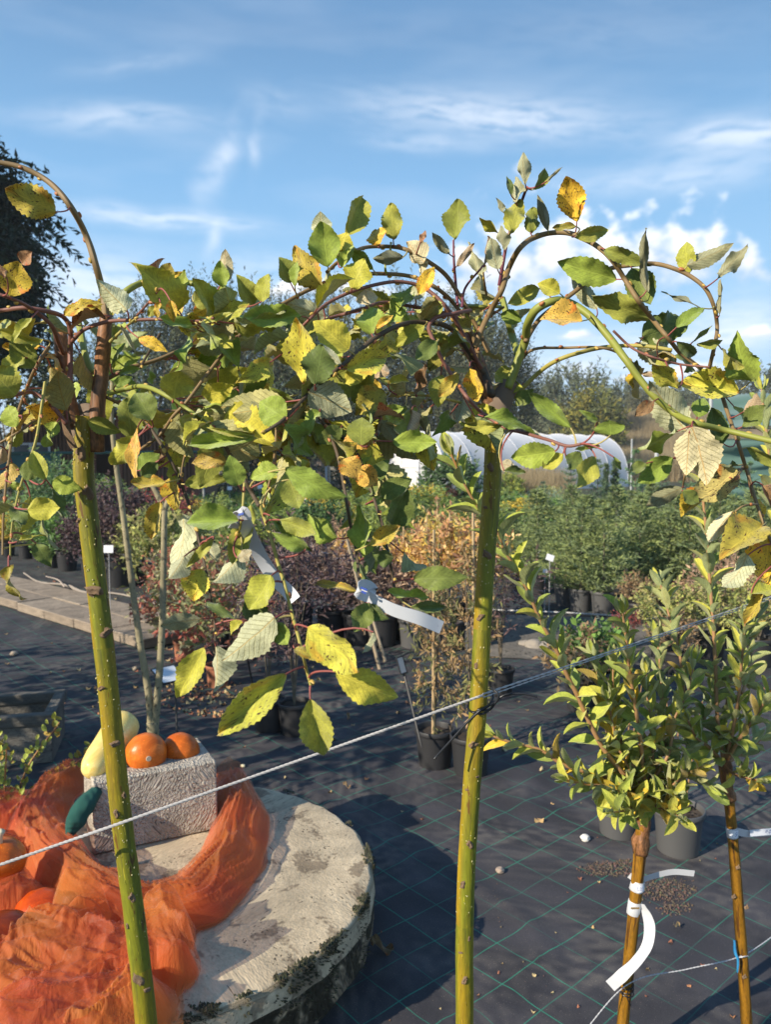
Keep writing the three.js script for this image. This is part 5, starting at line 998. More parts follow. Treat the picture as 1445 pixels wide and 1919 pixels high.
  tag(mesh('wire_tie', join([0, 1, 2].map((i) => tube(Array.from({ length: 15 }, (_, k) => { const q = at(1175, 1846 + i * 6, Z), an = k / 14 * 6.28; return V(q.x + Math.cos(an) * 0.0178, q.y + 0.004 * Math.cos(an + i), q.z + Math.sin(an) * 0.0178); }), [0.0016, 0.0016], 5)).concat([tube(smoothPath([at(1180, 1850, Z - 0.02), at(1176, 1868, Z - 0.022), at(1183, 1885, Z - 0.018)], 8), [0.0016, 0.0016], 5)])), wireMat, scene), 'black wire wound round the yellow stem with the hanging white tape', 'wire');
  // second standard
  const Z2 = 2.0, K2 = 1.35, u = thing('standard_shrub', 'narrow leaved standard on a smooth ochre stem with one written tape', 'shrub', V(0, 0, 0), 0, gr), c0 = at(1402, 1935, Z2); c0.y = -0.02;
  mesh('trunk', tube(smoothPath([c0, at(1400, 1919, Z2), at(1394, 1820, Z2), at(1388, 1740, Z2), at(1380, 1640, Z2), at(1373, 1560, Z2), at(1366, 1490, Z2), at(1360, 1440, Z2)], 50), [0.0108 * K2, 0.0106 * K2, 0.0104 * K2, 0.0101 * K2, 0.0099 * K2, 0.0097 * K2], 20, 0.08, 4), yellowBark, u);
  mesh('graft_union', tube(smoothPath([at(1368, 1500, Z2), at(1364, 1480, Z2), at(1360, 1440, Z2), at(1356, 1420, Z2)], 10), [0.0117 * K2, 0.0108 * K2, 0.0113 * K2, 0.0138 * K2], 16, 0.4, 8), brownBark, u);
  for (const [px, py] of [[1384, 1625], [1400, 1700], [1376, 1680], [1396, 1830]]) { const q = at(px, py, Z2 - 0.014), s = mesh('bud_scar', scarGeo, scarMat, u); s.position.copy(q); s.quaternion.setFromUnitVectors(V(0, 1, 0), V(0, 0, 1)); s.scale.setScalar(0.0052); }
  narrowTree(u, `
0.0135 0.05 0.02 0.05 1.7 1.75 8 5: 1358 1430, 1346 1350, 1342 1250, 1338 1180, 1332 1100, 1325 1000, 1318 930, 1316 880
0.013 0.045 0.015 0.1 1.7 1.62 8 4: 1360 1425, 1374 1370, 1386 1300, 1392 1230, 1398 1160
0.012 0.045 0.015 0.2 1.7 1.6 8 4: 1362 1428, 1382 1392, 1410 1352, 1436 1312, 1460 1270
0.012 0.045 0.015 0.2 1.7 1.85 8 4: 1362 1430, 1392 1410, 1420 1390, 1460 1370
0.012 0.042 0.01 0.3 1.7 1.64 7 4: 1356 1430, 1330 1400, 1306 1382, 1290 1350
0.013 0.045 0.02 0.1 1.7 1.9 7 4: 1360 1425, 1362 1330, 1380 1230, 1420 1150, 1440 1080
0.013 0.045 0.02 0.1 1.7 1.9 7 4: 1392 1300, 1406 1250, 1410 1200, 1408 1140
0.011 0.040 0.006 0.5 1.7 1.6 6 3: 1362 1440, 1380 1452, 1400 1458, 1420 1462
0.013 0.05 0.03 0.05 1.75 1.85 7 4: 1500 1180, 1470 1020, 1450 900, 1436 800, 1428 730`, 61, 1.176);
  const d = thing('tape_label', 'white tape label with upside down blue lettering on the ochre stem', 'label', V(0, 0, 0), 0, 'tape labels on the narrow leaved standards');
  mesh('band', tube([at(1374, 1568, Z2), at(1372, 1550, Z2)], [0.0106 * K2, 0.0106 * K2], 22), tapeMat, d); const p2 = curvedPrint(at(1373, 1559, Z2), 0.1, 0.0111 * K2, 0.015 * K2, 2.0, mat(C(1, 1, 1), 0.5, { map: writing(' /5', 0.03, 0.015, true) })); p2.name = 'handwriting'; d.add(p2);
  mesh('ribbon', ribbon(smoothPath([at(1382, 1558, Z2 - 0.01), at(1400, 1562, Z2 + 0.0), at(1430, 1561, Z2 + 0.01), at(1480, 1558, Z2 + 0.02)], 14), V(0, 1, 0.1), 0.0195), tapeMat, d);
  const q0 = at(1406, 1560, Z2 - 0.003), q1 = at(1470, 1557, Z2 + 0.013), pw = q0.distanceTo(q1), pl = mesh('handwriting', new THREE.PlaneGeometry(pw, 0.018), mat(C(1, 1, 1), 0.5, { map: writing('KT 150 e', pw, 0.018, true) }), d); pl.position.copy(q0).lerp(q1, 0.5); pl.position.z += 0.0012; pl.rotation.y = -Math.atan2(q1.z - q0.z, q1.x - q0.x);
}
// slender young tree with two grey stems behind the block
{
  const Z = 3.7, t = thing('young_tree', 'slender young tree with two grey stems rising behind the gourds', 'tree', V(0, 0, 0)), gb = mat(C(0.60, 0.56, 0.38), 0.75, { map: concreteTex, bumpMap: trunkBump, bumpScale: 0.001 }), b = at(286, 1372, Z), b0 = b.clone(); b0.y = -0.02;
  mesh('trunk', tube(smoothPath([b0, at(284, 1420, Z), b, at(286, 1352, Z)], 14), [0.024, 0.026, 0.030, 0.026], 14, 0.35, 3), gb, t);
  const st = (w0, w1, ...p) => mesh('stem', tube(smoothPath(p.map(([x, y]) => at(x, y, Z)), 30), [w0 / 2 / F * Z, w1 / 2 / F * Z], 10, 0.12, w0), gb, t);
  st(15, 8, [283, 1360], [278, 1300], [262, 1205], [246, 1090], [231, 970], [217, 870], [208, 770], [212, 690]); st(15, 11, [290, 1360], [296, 1290], [303, 1180], [306, 1060], [308, 950]); st(12, 8, [308, 955], [286, 910], [264, 872], [246, 800], [240, 720]); st(11, 7, [308, 955], [330, 900], [346, 840], [352, 740]);
  const r = rng(71), kinds = 'ggdge';
  for (let i = 0; i < 64; i++) { const top = [[212, 700], [240, 720], [352, 745], [250, 660], [330, 800], [215, 660]][i % 6], p = at(top[0] + (r() - 0.5) * 80, top[1] + (r() - 0.5) * 90, Z + (r() - 0.5) * 0.4), Y = V(r() - 0.5, r() * 0.9 - 0.35, r() - 0.5).normalize(), lf = mesh('leaf', SHAPES[i % 6], kindMats[kinds[i % 5]][i % 3], t); lf.position.copy(p); lf.quaternion.setFromUnitVectors(V(0, 1, 0), Y); lf.rotateY(r() * 6.28); const L = 0.07 + r() * 0.05; lf.scale.set(L * 0.6, L, L); }
}

// ---------- potted plants ----------
const potMat = mat(C(0.028, 0.028, 0.03), 0.5), potGrey = mat(C(0.085, 0.085, 0.085), 0.55), terra = mat(C(0.34, 0.13, 0.065), 0.85), soilMat = mat(C(0.07, 0.05, 0.036), 0.98, { bumpMap: fine, bumpScale: 0.01 });
const potGeo = lathe([[0.001, 0.002], [0.76, 0.0], [0.79, 0.04], [0.93, 1.62], [1.0, 1.64], [1.02, 1.72], [1.01, 1.86], [0.97, 1.88], [0.93, 1.84], [0.90, 1.6], [0.88, 1.5]], 28), soilGeo = (() => { const g = new THREE.CircleGeometry(0.9, 26).rotateX(-Math.PI / 2).translate(0, 1.62, 0), p = g.attributes.position; for (let i = 0; i < p.count; i++) p.setY(i, 1.62 + 0.1 * noise(p.getX(i) * 3, p.getZ(i) * 3, 2)); g.computeVertexNormals(); return g; })();
function conifer(seed, { h, r, whorls, per, needles, nl, nw, cols, droop = 0.1, open = 0.0 }) {
  const rr = rng(seed), pos = [], col = [], idx = [];
  const put = (b, d, l, w, c) => { const s = d.clone().cross(V(rr() - 0.5, rr() - 0.5, rr() - 0.5)).normalize().multiplyScalar(w), e = b.clone().addScaledVector(d, l), n = pos.length / 3, m = b.clone().addScaledVector(d, l * 0.5); for (const q of [b, m.clone().add(s), e, m.clone().sub(s)]) pos.push(q.x, q.y, q.z); const f = 0.7 + rr() * 0.6; for (let k = 0; k < 4; k++) col.push(c[0] * f, c[1] * f, c[2] * f); idx.push(n, n + 1, n + 2, n, n + 2, n + 3); };
  for (let i = 0; i < whorls; i++) {
    const t = i / (whorls - 1), y = h * (0.02 + 0.96 * t), R = r * Math.pow(1 - t, 0.75) * (0.8 + rr() * 0.35) + 0.015;
    for (let k = 0; k < per; k++) {
      const a = rr() * 6.283, L = R * (0.75 + rr() * 0.5), d = V(Math.cos(a), 0.28 - droop + rr() * 0.35, Math.sin(a)).normalize(), b = V(0, y, 0), c = cols[Math.floor(rr() * cols.length)], nn = Math.max(5, Math.round(needles * L / r));
      for (let j = 0; j < nn; j++) {
        const u = open + (1 - open) * (j + rr()) / nn, p = b.clone().addScaledVector(d, L * u); p.y -= droop * L * u * u;
        for (let q = 0; q < 2; q++) { const dd = d.clone().multiplyScalar(0.9).add(V(rr() - 0.5, rr() - 0.4, rr() - 0.5).multiplyScalar(1.6)).normalize(); put(p, dd, nl * (0.6 + rr() * 0.7), nw, c); }
      }
    }
  }
  return geoFrom(pos, idx, null, col);
}
const bushy = (seed, o) => crown(seed, { shoots: 150, per: 9, len: 0.16, up: 0.5, out: 0.8, leafL: 0.05, leafW: 0.025, vary: 0.3, inner: 0.3, low: -0.75, ...o });
// kinds: [foliage variants, wood or null, pot radius, label noun, category]
const PK = {
  spruce: [[1, 2, 3].map((s) => conifer(s, { h: 0.82, r: 0.34, whorls: 15, per: 11, needles: 12, nl: 0.055, nw: 0.007, cols: [[0.15, 0.20, 0.07], [0.19, 0.24, 0.075], [0.12, 0.17, 0.07]], droop: 0.06 })), 0.12],
  tallspruce: [[4, 5].map((s) => conifer(s, { h: 1.28, r: 0.3, whorls: 15, per: 9, needles: 14, nl: 0.055, nw: 0.006, cols: [[0.085, 0.14, 0.085], [0.11, 0.17, 0.09], [0.075, 0.13, 0.09]], droop: 0.0 })), 0.14],
  fir: [[6].map((s) => conifer(s, { h: 1.3, r: 0.4, whorls: 9, per: 9, needles: 20, nl: 0.06, nw: 0.008, cols: [[0.085, 0.17, 0.075], [0.12, 0.21, 0.10]], droop: 0.02 })), 0.14],
  column: [[7, 8].map((s) => conifer(s, { h: 1.15, r: 0.14, whorls: 22, per: 9, needles: 8, nl: 0.05, nw: 0.007, cols: [[0.045, 0.085, 0.035], [0.065, 0.11, 0.04]], droop: -0.45 })), 0.13],
  thuja: [[9, 10].map((s) => bushy(s, { rx: 0.2, ry: 0.3, cy: 0.28, shoots: 260, per: 10, len: 0.13, up: 1.2, leafL: 0.045, leafW: 0.012, cols: [[0.17, 0.24, 0.055], [0.13, 0.20, 0.05], [0.21, 0.26, 0.05]] })), 0.12],
  golden: [[11, 12].map((s) => bushy(s, { rx: 0.2, ry: 0.22, cy: 0.2, shoots: 260, per: 10, len: 0.1, up: 0.9, leafL: 0.04, leafW: 0.014, cols: [[0.52, 0.40, 0.03], [0.42, 0.34, 0.03], [0.60, 0.46, 0.05]] })), 0.12],
  limeball: [[13].map((s) => bushy(s, { rx: 0.24, ry: 0.28, cy: 0.26, shoots: 240, per: 10, len: 0.12, leafL: 0.045, leafW: 0.02, cols: [[0.30, 0.34, 0.05], [0.22, 0.28, 0.05], [0.14, 0.20, 0.04]] })), 0.13],
  juniper: [[14, 15].map((s) => bushy(s, { rx: 0.32, ry: 0.13, cy: 0.1, shoots: 220, per: 11, len: 0.2, up: 0.25, leafL: 0.045, leafW: 0.011, cols: [[0.13, 0.21, 0.15], [0.17, 0.25, 0.19], [0.10, 0.17, 0.11]] })), 0.12],
  perennial: [[16, 17].map((s) => bushy(s, { rx: 0.24, ry: 0.2, cy: 0.16, shoots: 120, per: 8, len: 0.16, up: 0.7, leafL: 0.075, leafW: 0.04, cols: [[0.08, 0.17, 0.035], [0.12, 0.22, 0.04], [0.06, 0.13, 0.03]] })), 0.12],
  laurel: [[18].map((s) => bushy(s, { rx: 0.42, ry: 0.42, cy: 0.42, shoots: 220, per: 9, len: 0.22, up: 0.6, leafL: 0.1, leafW: 0.042, cols: [[0.05, 0.11, 0.03], [0.07, 0.15, 0.04], [0.04, 0.085, 0.025]] })), 0.16],
  heather: [[19, 20].map((s) => bushy(s, { rx: 0.2, ry: 0.16, cy: 0.12, shoots: 200, per: 9, len: 0.13, up: 1.4, leafL: 0.03, leafW: 0.01, cols: [[0.24, 0.15, 0.13], [0.30, 0.20, 0.17], [0.16, 0.15, 0.07], [0.22, 0.09, 0.11]] })), 0.1],
  purple: [[21, 22].map((s) => bushy(s, { rx: 0.4, ry: 0.34, cy: 0.34, shoots: 330, per: 10, len: 0.2, up: 0.5, leafL: 0.05, leafW: 0.028, cols: [[0.045, 0.026, 0.034], [0.065, 0.035, 0.042], [0.035, 0.024, 0.030], [0.10, 0.06, 0.06]] })), 0.15],
  plum: [[23, 24].map((s) => bushy(s, { rx: 0.3, ry: 0.34, cy: 0.42, shoots: 190, per: 10, len: 0.24, up: 0.5, leafL: 0.07, leafW: 0.02, cols: [[0.075, 0.04, 0.04], [0.13, 0.085, 0.07], [0.05, 0.03, 0.036], [0.20, 0.15, 0.12]] })), 0.14],
  azalea: [[25, 26].map((s) => bushy(s, { rx: 0.25, ry: 0.26, cy: 0.28, shoots: 210, per: 9, len: 0.14, leafL: 0.042, leafW: 0.02, cols: [[0.24, 0.09, 0.06], [0.16, 0.18, 0.06], [0.30, 0.14, 0.08], [0.20, 0.22, 0.09], [0.36, 0.10, 0.07], [0.30, 0.28, 0.16]] })), 0.12],
  redmaple: [[27, 28].map((s) => bushy(s, { rx: 0.3, ry: 0.26, cy: 0.34, shoots: 150, per: 9, len: 0.2, leafL: 0.06, leafW: 0.022, cols: [[0.22, 0.035, 0.04], [0.17, 0.045, 0.04], [0.16, 0.08, 0.05], [0.26, 0.07, 0.06]] })), 0.12],
  bronze: [[29].map((s) => bushy(s, { rx: 0.26, ry: 0.2, cy: 0.24, shoots: 110, per: 8, len: 0.18, leafL: 0.075, leafW: 0.03, cols: [[0.20, 0.13, 0.07], [0.16, 0.12, 0.06], [0.23, 0.17, 0.09]] })), 0.12],
  lime: [[30, 31].map((s) => bushy(s, { rx: 0.3, ry: 0.3, cy: 0.34, shoots: 170, per: 9, len: 0.18, leafL: 0.055, leafW: 0.028, cols: [[0.24, 0.27, 0.07], [0.28, 0.29, 0.09], [0.16, 0.20, 0.055], [0.33, 0.31, 0.13]] })), 0.12],
  acer: [[32, 33].map((s) => bushy(s, { rx: 0.38, ry: 0.42, cy: 0.46, shoots: 300, per: 10, len: 0.2, leafL: 0.06, leafW: 0.022, cols: [[0.10, 0.18, 0.06], [0.13, 0.22, 0.07], [0.08, 0.15, 0.06]] })), 0.14],
  dry: [[34].map((s) => bushy(s, { rx: 0.26, ry: 0.2, cy: 0.24, shoots: 160, per: 8, len: 0.18, leafL: 0.05, leafW: 0.018, cols: [[0.30, 0.20, 0.13], [0.22, 0.14, 0.09], [0.38, 0.27, 0.18]] })), 0.13],
  cane: [[35, 36, 37].map((s) => crown(s, { rx: 0.27, ry: 0.36, cy: 0.72, shoots: 105, per: 8, len: 0.24, up: 0.7, out: 0.5, leafL: 0.085, leafW: 0.03, vary: 0.25, inner: 0.1, cols: [[0.50, 0.31, 0.09], [0.56, 0.43, 0.09], [0.40, 0.22, 0.10], [0.56, 0.42, 0.20], [0.30, 0.16, 0.09], [0.30, 0.27, 0.07]] })), 0.13],
  climber: [[38, 39].map((s) => crown(s, { rx: 0.11, ry: 0.46, cy: 0.5, shoots: 135, per: 9, len: 0.09, up: 0.3, out: 0.8, leafL: 0.045, leafW: 0.012, vary: 0.35, inner: 0.2, cols: [[0.24, 0.17, 0.08], [0.17, 0.17, 0.06], [0.32, 0.21, 0.10], [0.13, 0.14, 0.05]] })), 0.1],
  twiggy: [[40].map((s) => crown(s, { rx: 0.2, ry: 0.4, cy: 0.62, shoots: 70, per: 9, len: 0.26, up: 0.6, out: 0.6, leafL: 0.06, leafW: 0.014, vary: 0.3, inner: 0.2, cols: [[0.08, 0.045, 0.05], [0.12, 0.07, 0.065], [0.05, 0.035, 0.045]] })), 0.1],
};
const woodOf = { azalea: stems(3, 6, 0.006, 0.36, 0.14), purple: stems(4, 8, 0.008, 0.4, 0.2), plum: stems(5, 7, 0.008, 0.5, 0.18), lime: stems(6, 6, 0.006, 0.4, 0.15), acer: stems(7, 5, 0.01, 0.6, 0.2), redmaple: stems(8, 5, 0.006, 0.4, 0.16), bronze: stems(9, 4, 0.006, 0.3, 0.1), dry: stems(10, 7, 0.006, 0.36, 0.16), cane: stems(11, 6, 0.008, 0.95, 0.14), climber: stems(12, 5, 0.005, 0.9, 0.05), twiggy: stems(13, 7, 0.006, 0.95, 0.12), laurel: stems(14, 6, 0.012, 0.6, 0.2), spruce: rod(V(0, 0, 0), V(0, 0.78, 0), 0.012, 0.003), tallspruce: rod(V(0, 0, 0), V(0, 1.25, 0), 0.015, 0.003), fir: rod(V(0, 0, 0), V(0, 1.28, 0), 0.016, 0.003), column: rod(V(0, 0, 0), V(0, 1.0, 0), 0.012, 0.004) };
const stakeMat = mat(C(0.50, 0.36, 0.19), 0.7), stakeGeo = rod(V(0.02, -0.05, 0), V(0.0, 1.0, 0.01), 0.009, 0.007);
const folPot = foliageMat(0.95, 0.3, { color: C(1.45, 1.38, 1.3) }); let potNo = 0;
function potted(kind, px, py, label, { s = 1, group, pm = potMat, pr, wide = 1, stake = 0, z, h } = {}) {
  const [vars, r0] = PK[kind], base = z ? at(px, 851, z) : onto(px, py, 0); base.y = h ?? matHeight(base.x, base.z) - 0.002; const r = pr ?? r0, k = potNo++, g = thing('potted_plant', label, 'potted plant', base, k * 2.3, group), ph = r * 1.62;
  const pot = mesh('pot', potGeo, pm, g); pot.scale.setScalar(r); const so = mesh('soil', soilGeo, soilMat, g); so.scale.setScalar(r);
  const f = mesh('foliage', vars[k % vars.length], folPot, g); f.position.y = ph; f.scale.set(s * wide, s, s * wide); f.userData.kind = 'stuff';
  if (woodOf[kind]) { const w = mesh('stem', woodOf[kind], kind === 'cane' ? stakeMat : barkMat, g); w.position.y = ph - 0.01; w.scale.setScalar(s); }
  if (stake) { const w = mesh('stake', stakeGeo, stakeMat, g); w.position.y = ph; w.scale.set(1, stake, 1); }
  return g;
}
const ORD = ['first', 'second', 'third', 'fourth', 'fifth', 'sixth', 'seventh', 'eighth', 'ninth', 'tenth', 'eleventh', 'twelfth', 'thirteenth', 'fourteenth', 'fifteenth', 'sixteenth', 'seventeenth', 'eighteenth', 'nineteenth', 'twentieth'];
// beds near the paving slabs
const bed1 = 'pots standing behind the paving slabs';
[['golden', 14, 1042, 'low yellow green conifer at the near end of the bed behind the paving slabs', { s: 1.0, wide: 1.5 }], ['thuja', 48, 1047, 'pale green dwarf conifer in black pot behind the paving slabs', { s: 0.9, wide: 1.4 }], ['thuja', 74, 1050, 'light green dwarf conifer beside the feathery green maple', { s: 0.9, wide: 1.2 }], ['acer', 104, 1046, 'tall feathery green maple in black pot behind the paving slabs', { s: 1.35 }], ['perennial', 98, 1064, 'small lacy green plant in black pot in front of the feathery maple', { s: 0.8 }], ['perennial', 126, 1069, 'lacy bright green plant in wide black pot nearest the purple shrub', { s: 1.1, pr: 0.15 }], ['purple', 172, 1082, 'smaller dark purple shrub just behind the green willow stem', { s: 0.85 }], ['purple', 222, 1098, 'large dark purple shrub in black pot with a blank white label', { s: 1.15, pr: 0.2 }], ['lime', 268, 1092, 'yellow green leafy shrub beside the large dark purple one', { s: 1.0 }], ['lime', 296, 1112, 'yellow green leafy shrub in grey pot under the slender tree stems', { s: 1.1, pm: potGrey }], ['lime', 340, 1100, 'variegated yellow green shrub between the slender tree and the azaleas', { s: 1.05 }], ['acer', 150, 1030, 'green bush rising behind the smaller dark purple shrub', { s: 1.1 }], ['perennial', 60, 1015, 'low green plant at the back of the bed behind the dwarf conifers', { s: 1.3 }], ['golden', 30, 1000, 'yellow green conifer at the back of the bed near the awning', { s: 1.0, wide: 1.3 }], ['thuja', 8, 1020, 'dark green dwarf conifer at the picture edge of the back bed', { s: 0.9, wide: 1.6 }], ['thuja', 80, 985, 'yellowish dwarf conifer below the awning tip', { s: 1.0, wide: 1.5 }]].forEach(([k, x, y, l, o]) => potted(k, x, y, l, { group: bed1, ...o }));
const bed2 = 'low hedge plants in front of the shed';
[[185, 1000], [208, 1004], [232, 1002], [256, 1006], [196, 985], [222, 984], [248, 986]].forEach(([x, y], i) => potted(i % 3 === 1 ? 'thuja' : 'perennial', x, y, `${ORD[i % 4]} low green shrub from the green stem in the ${i < 4 ? 'near' : 'far'} row before the shed`, { s: 1.4, wide: 1.3, group: bed2 }));
[[288, 1010, 1.1], [302, 1030, 1.0], [318, 1012, 1.2]].forEach(([x, y, s], i) => potted('redmaple', x, y, `red leaved maple ${['nearest the low hedge plants', 'in front between its two red neighbours', 'nearest the heather bed'][i]} before the shed`, { s, group: 'red maples before the shed' }));
// azaleas in terracotta
[['azalea', 345, 1238, 'reddish green azalea in clay pot beside the slender tree', { s: 1.1, pm: terra, pr: 0.085 }], ['azalea', 408, 1286, 'reddish green azalea in clay pot nearest the cinder block', { s: 1.1, pm: terra, pr: 0.085 }], ['azalea', 372, 1200, 'red tinged azalea behind the two in clay pots', { s: 1.0 }], ['azalea', 425, 1215, 'white flecked azalea beside the dark plum shrubs', { s: 1.05 }], ['azalea', 455, 1232, 'brown red azalea in front of the big plum shrub', { s: 0.9 }], ['azalea', 330, 1178, 'pinkish azalea behind the slender tree by the paving end', { s: 0.95 }]].forEach(([k, x, y, l, o]) => potted(k, x, y, l, { group: 'azaleas by the cinder block', ...o }));
// plum coloured and dark plants in the middle
[['plum', 560, 1188, 'broad plum leaved shrub under the hanging twig', { s: 0.62, wide: 1.4 }], ['plum', 622, 1196, 'broad plum leaved shrub with pale underleaves beside the white ribbon', { s: 0.64, wide: 1.45 }], ['plum', 672, 1204, 'plum leaved shrub in black pot below the white ribbon', { s: 0.62, wide: 1.2 }], ['plum', 716, 1208, 'plum leaved shrub nearest the bamboo prop', { s: 0.58, wide: 1.2 }], ['twiggy', 504, 1368, 'thin dark purple shrub in the outer of two touching black pots', { s: 0.8, pr: 0.1 }], ['twiggy', 552, 1373, 'thin dark purple shrub in black pot touching the other one', { s: 0.95, pr: 0.1 }], ['plum', 590, 1120, 'dark purple shrub standing behind the broad plum ones', { s: 0.65 }], ['laurel', 596, 1070, 'dark green glossy shrub behind the plum shrubs', { s: 0.75 }], ['dry', 640, 1085, 'dried brown plant with papery seed heads behind the plum shrubs', { s: 1.0 }], ['dry', 690, 1120, 'small dried brown plant with curled orange leaves', { s: 0.7 }], ['cane', 652, 1130, 'small yellow leaved shoot between the two blank white labels', { s: 0.5 }]].forEach(([k, x, y, l, o]) => potted(k, x, y, l, { group: 'dark shrubs in the middle', ...o }));
// staked yellow dogwoods
[[758, 1196, 0.58], [798, 1210, 0.68], [842, 1216, 0.74], [886, 1214, 0.7], [920, 1200, 0.6], [820, 1180, 0.74], [868, 1172, 0.7]].forEach(([x, y, s], i) => potted('cane', x, y, `staked orange yellow dogwood, ${i < 5 ? ORD[i] + ' from the plum shrubs in the near row' : ORD[i - 5] + ' from the plum shrubs in the far row'}`, { s, stake: 0.8 + 0.08 * (i % 3), pm: i % 2 ? potGrey : potMat, group: 'staked orange yellow dogwoods' }));
[['dry', 775, 1212, 'brown withered plant at the foot of the staked dogwoods', { s: 0.9, pm: potGrey }], ['climber', 815, 1432, 'staked brown green climber in black pot with leaning label holder', { s: 1.0, stake: 1.05, pr: 0.105, wide: 0.75 }], ['climber', 882, 1446, 'staked brown climber in black pot behind the wire tied stem', { s: 1.05, stake: 1.15, pr: 0.105, wide: 0.7 }], ['twiggy', 938, 1300, 'thin twiggy plant in black pot just past the wire tied stem', { s: 0.8, pr: 0.095 }]].forEach(([k, x, y, l, o]) => potted(k, x, y, l, { group: 'staked climbers', ...o }));
// the block of young spruces
const sg = 'young spruces in black pots';
[[958, 1108, 0.85], [1006, 1114, 0.95], [1060, 1133, 0.95], [1088, 1144, 1.05], [1130, 1150, 1.05]].forEach(([x, y, s], i) => potted('spruce', x, y, `young green spruce, ${ORD[i]} from the wire tied stem in the nearest spruce row`, { s, group: sg, pr: 0.125, pm: i > 1 ? potGrey : potMat, wide: 1.15 }));
for (let row = 0; row < 3; row++) for (let i = 0; i < 9; i++) { if (row === 0 && i < 4) continue; const x = 985 + i * 52 + row * 17 + ((i * 37 + row * 11) % 17) - 8, y = 1118 - row * 26 + i * 2; potted('spruce', x, y, `green spruce, ${ORD[i]} from the dogwoods in the ${['second', 'third', 'fourth'][row]} spruce row`, { s: 0.95 + ((i * 7 + row * 3) % 5) * 0.07, group: sg, wide: 1.25 }); }
[['tallspruce', 1068, 1048, 'tall bluish spruce standing above the dogwood end of the spruce block', { s: 1.05 }], ['tallspruce', 1118, 1044, 'tall bluish spruce second along behind the spruce block', { s: 1.0 }], ['column', 1150, 1040, 'narrow dark columnar conifer beside the broad fir', { s: 1.1 }], ['fir', 1188, 1046, 'broad tiered fir with a white tag behind the spruce block', { s: 1.1 }], ['column', 1134, 1030, 'slim pale columnar conifer between the tall spruces', { s: 1.05 }], ['tallspruce', 1238, 1044, 'tall bluish spruce next to the broad fir', { s: 0.9 }], ['fir', 1290, 1040, 'broad green fir in front of the green netting', { s: 0.9 }], ['tallspruce', 1345, 1036, 'tall spruce in front of the netting pole', { s: 0.9 }], ['fir', 1402, 1038, 'broad fir at the far end of the spruce block', { s: 0.95 }], ['tallspruce', 1016, 1052, 'grey green spruce behind the orange tipped conifer', { s: 0.75 }], ['spruce', 1450, 1060, 'dense spruce beside the last fir', { s: 1.1 }]].forEach(([k, x, y, l, o]) => potted(k, x, y, l, { group: 'taller conifers', ...o }));
// long rows of small shrubs towards the polytunnel
const rows = [[1062, 13, 430, 960, ['thuja', 'thuja', 'juniper', 'thuja', 'heather'], 'nearest'], [1030, 13, 330, 1010, ['heather', 'juniper', 'perennial', 'juniper', 'thuja'], 'second'], [1004, 15, 330, 1030, ['heather', 'perennial', 'golden', 'juniper', 'perennial'], 'third'], [982, 15, 340, 1060, ['perennial', 'heather', 'juniper', 'perennial', 'thuja'], 'fourth'], [962, 14, 350, 1060, ['perennial', 'redmaple', 'perennial', 'lime', 'perennial'], 'fifth']];
const noun = { thuja: 'upright green dwarf conifer', juniper: 'spreading blue green juniper', heather: 'pinkish brown heather', perennial: 'leafy green perennial', golden: 'golden dwarf conifer', redmaple: 'reddish shrub', lime: 'yellow green shrub' };
rows.forEach(([y, n, x0, x1, kinds, word], q) => { for (let i = 0; i < n; i++) { const k = kinds[(i * 3 + q) % kinds.length], x = x0 + (x1 - x0) * (i + 0.5) / n + ((i * 29 + q * 7) % 15) - 7; if (q === 0 && x > 560 && x < 720) continue; potted(k, x, y - (i % 3), `${noun[k]}, ${ORD[i]} from the shed end in the ${word} shrub row`, { s: (q > 2 ? 0.68 : 0.9) + ((i * 5 + q) % 4) * 0.1, wide: 1.45, group: 'shrub rows towards the polytunnel' }); } });
[['golden', 776, 974, 'golden globe conifer, the one nearer the shed of two', { s: 1.35, wide: 1.25 }], ['golden', 808, 975, 'golden globe conifer, the one nearer the dark laurel', { s: 1.35, wide: 1.25 }], ['laurel', 848, 962, 'dark green laurel bush in front of the polytunnel', { s: 1.35, wide: 1.2 }], ['limeball', 954, 958, 'yellow green globe shrub beside the straw coloured grass', { s: 1.5 }], ['golden', 980, 1006, 'orange gold spreading conifer beside the green stem', { s: 1.2, wide: 1.8 }], ['golden', 655, 1008, 'low golden conifer below the blue green junipers', { s: 1.0, wide: 1.9 }], ['golden', 615, 1004, 'low golden conifer nearer the shed beside its twin', { s: 0.9, wide: 1.9 }], ['juniper', 1020, 975, 'blue green juniper behind the straw coloured grass', { s: 1.4 }], ['thuja', 745, 1048, 'bright green thuja behind the staked dogwoods', { s: 1.5, wide: 1.3 }], ['thuja', 800, 1044, 'bright green thuja second along behind the staked dogwoods', { s: 1.4, wide: 1.4 }], ['golden', 770, 992, 'flat golden creeping conifer under the golden globes', { s: 0.6, wide: 2.6 }]].forEach(([k, x, y, l, o]) => potted(k, x, y, l, { group: 'accent shrubs towards the polytunnel', ...o }));
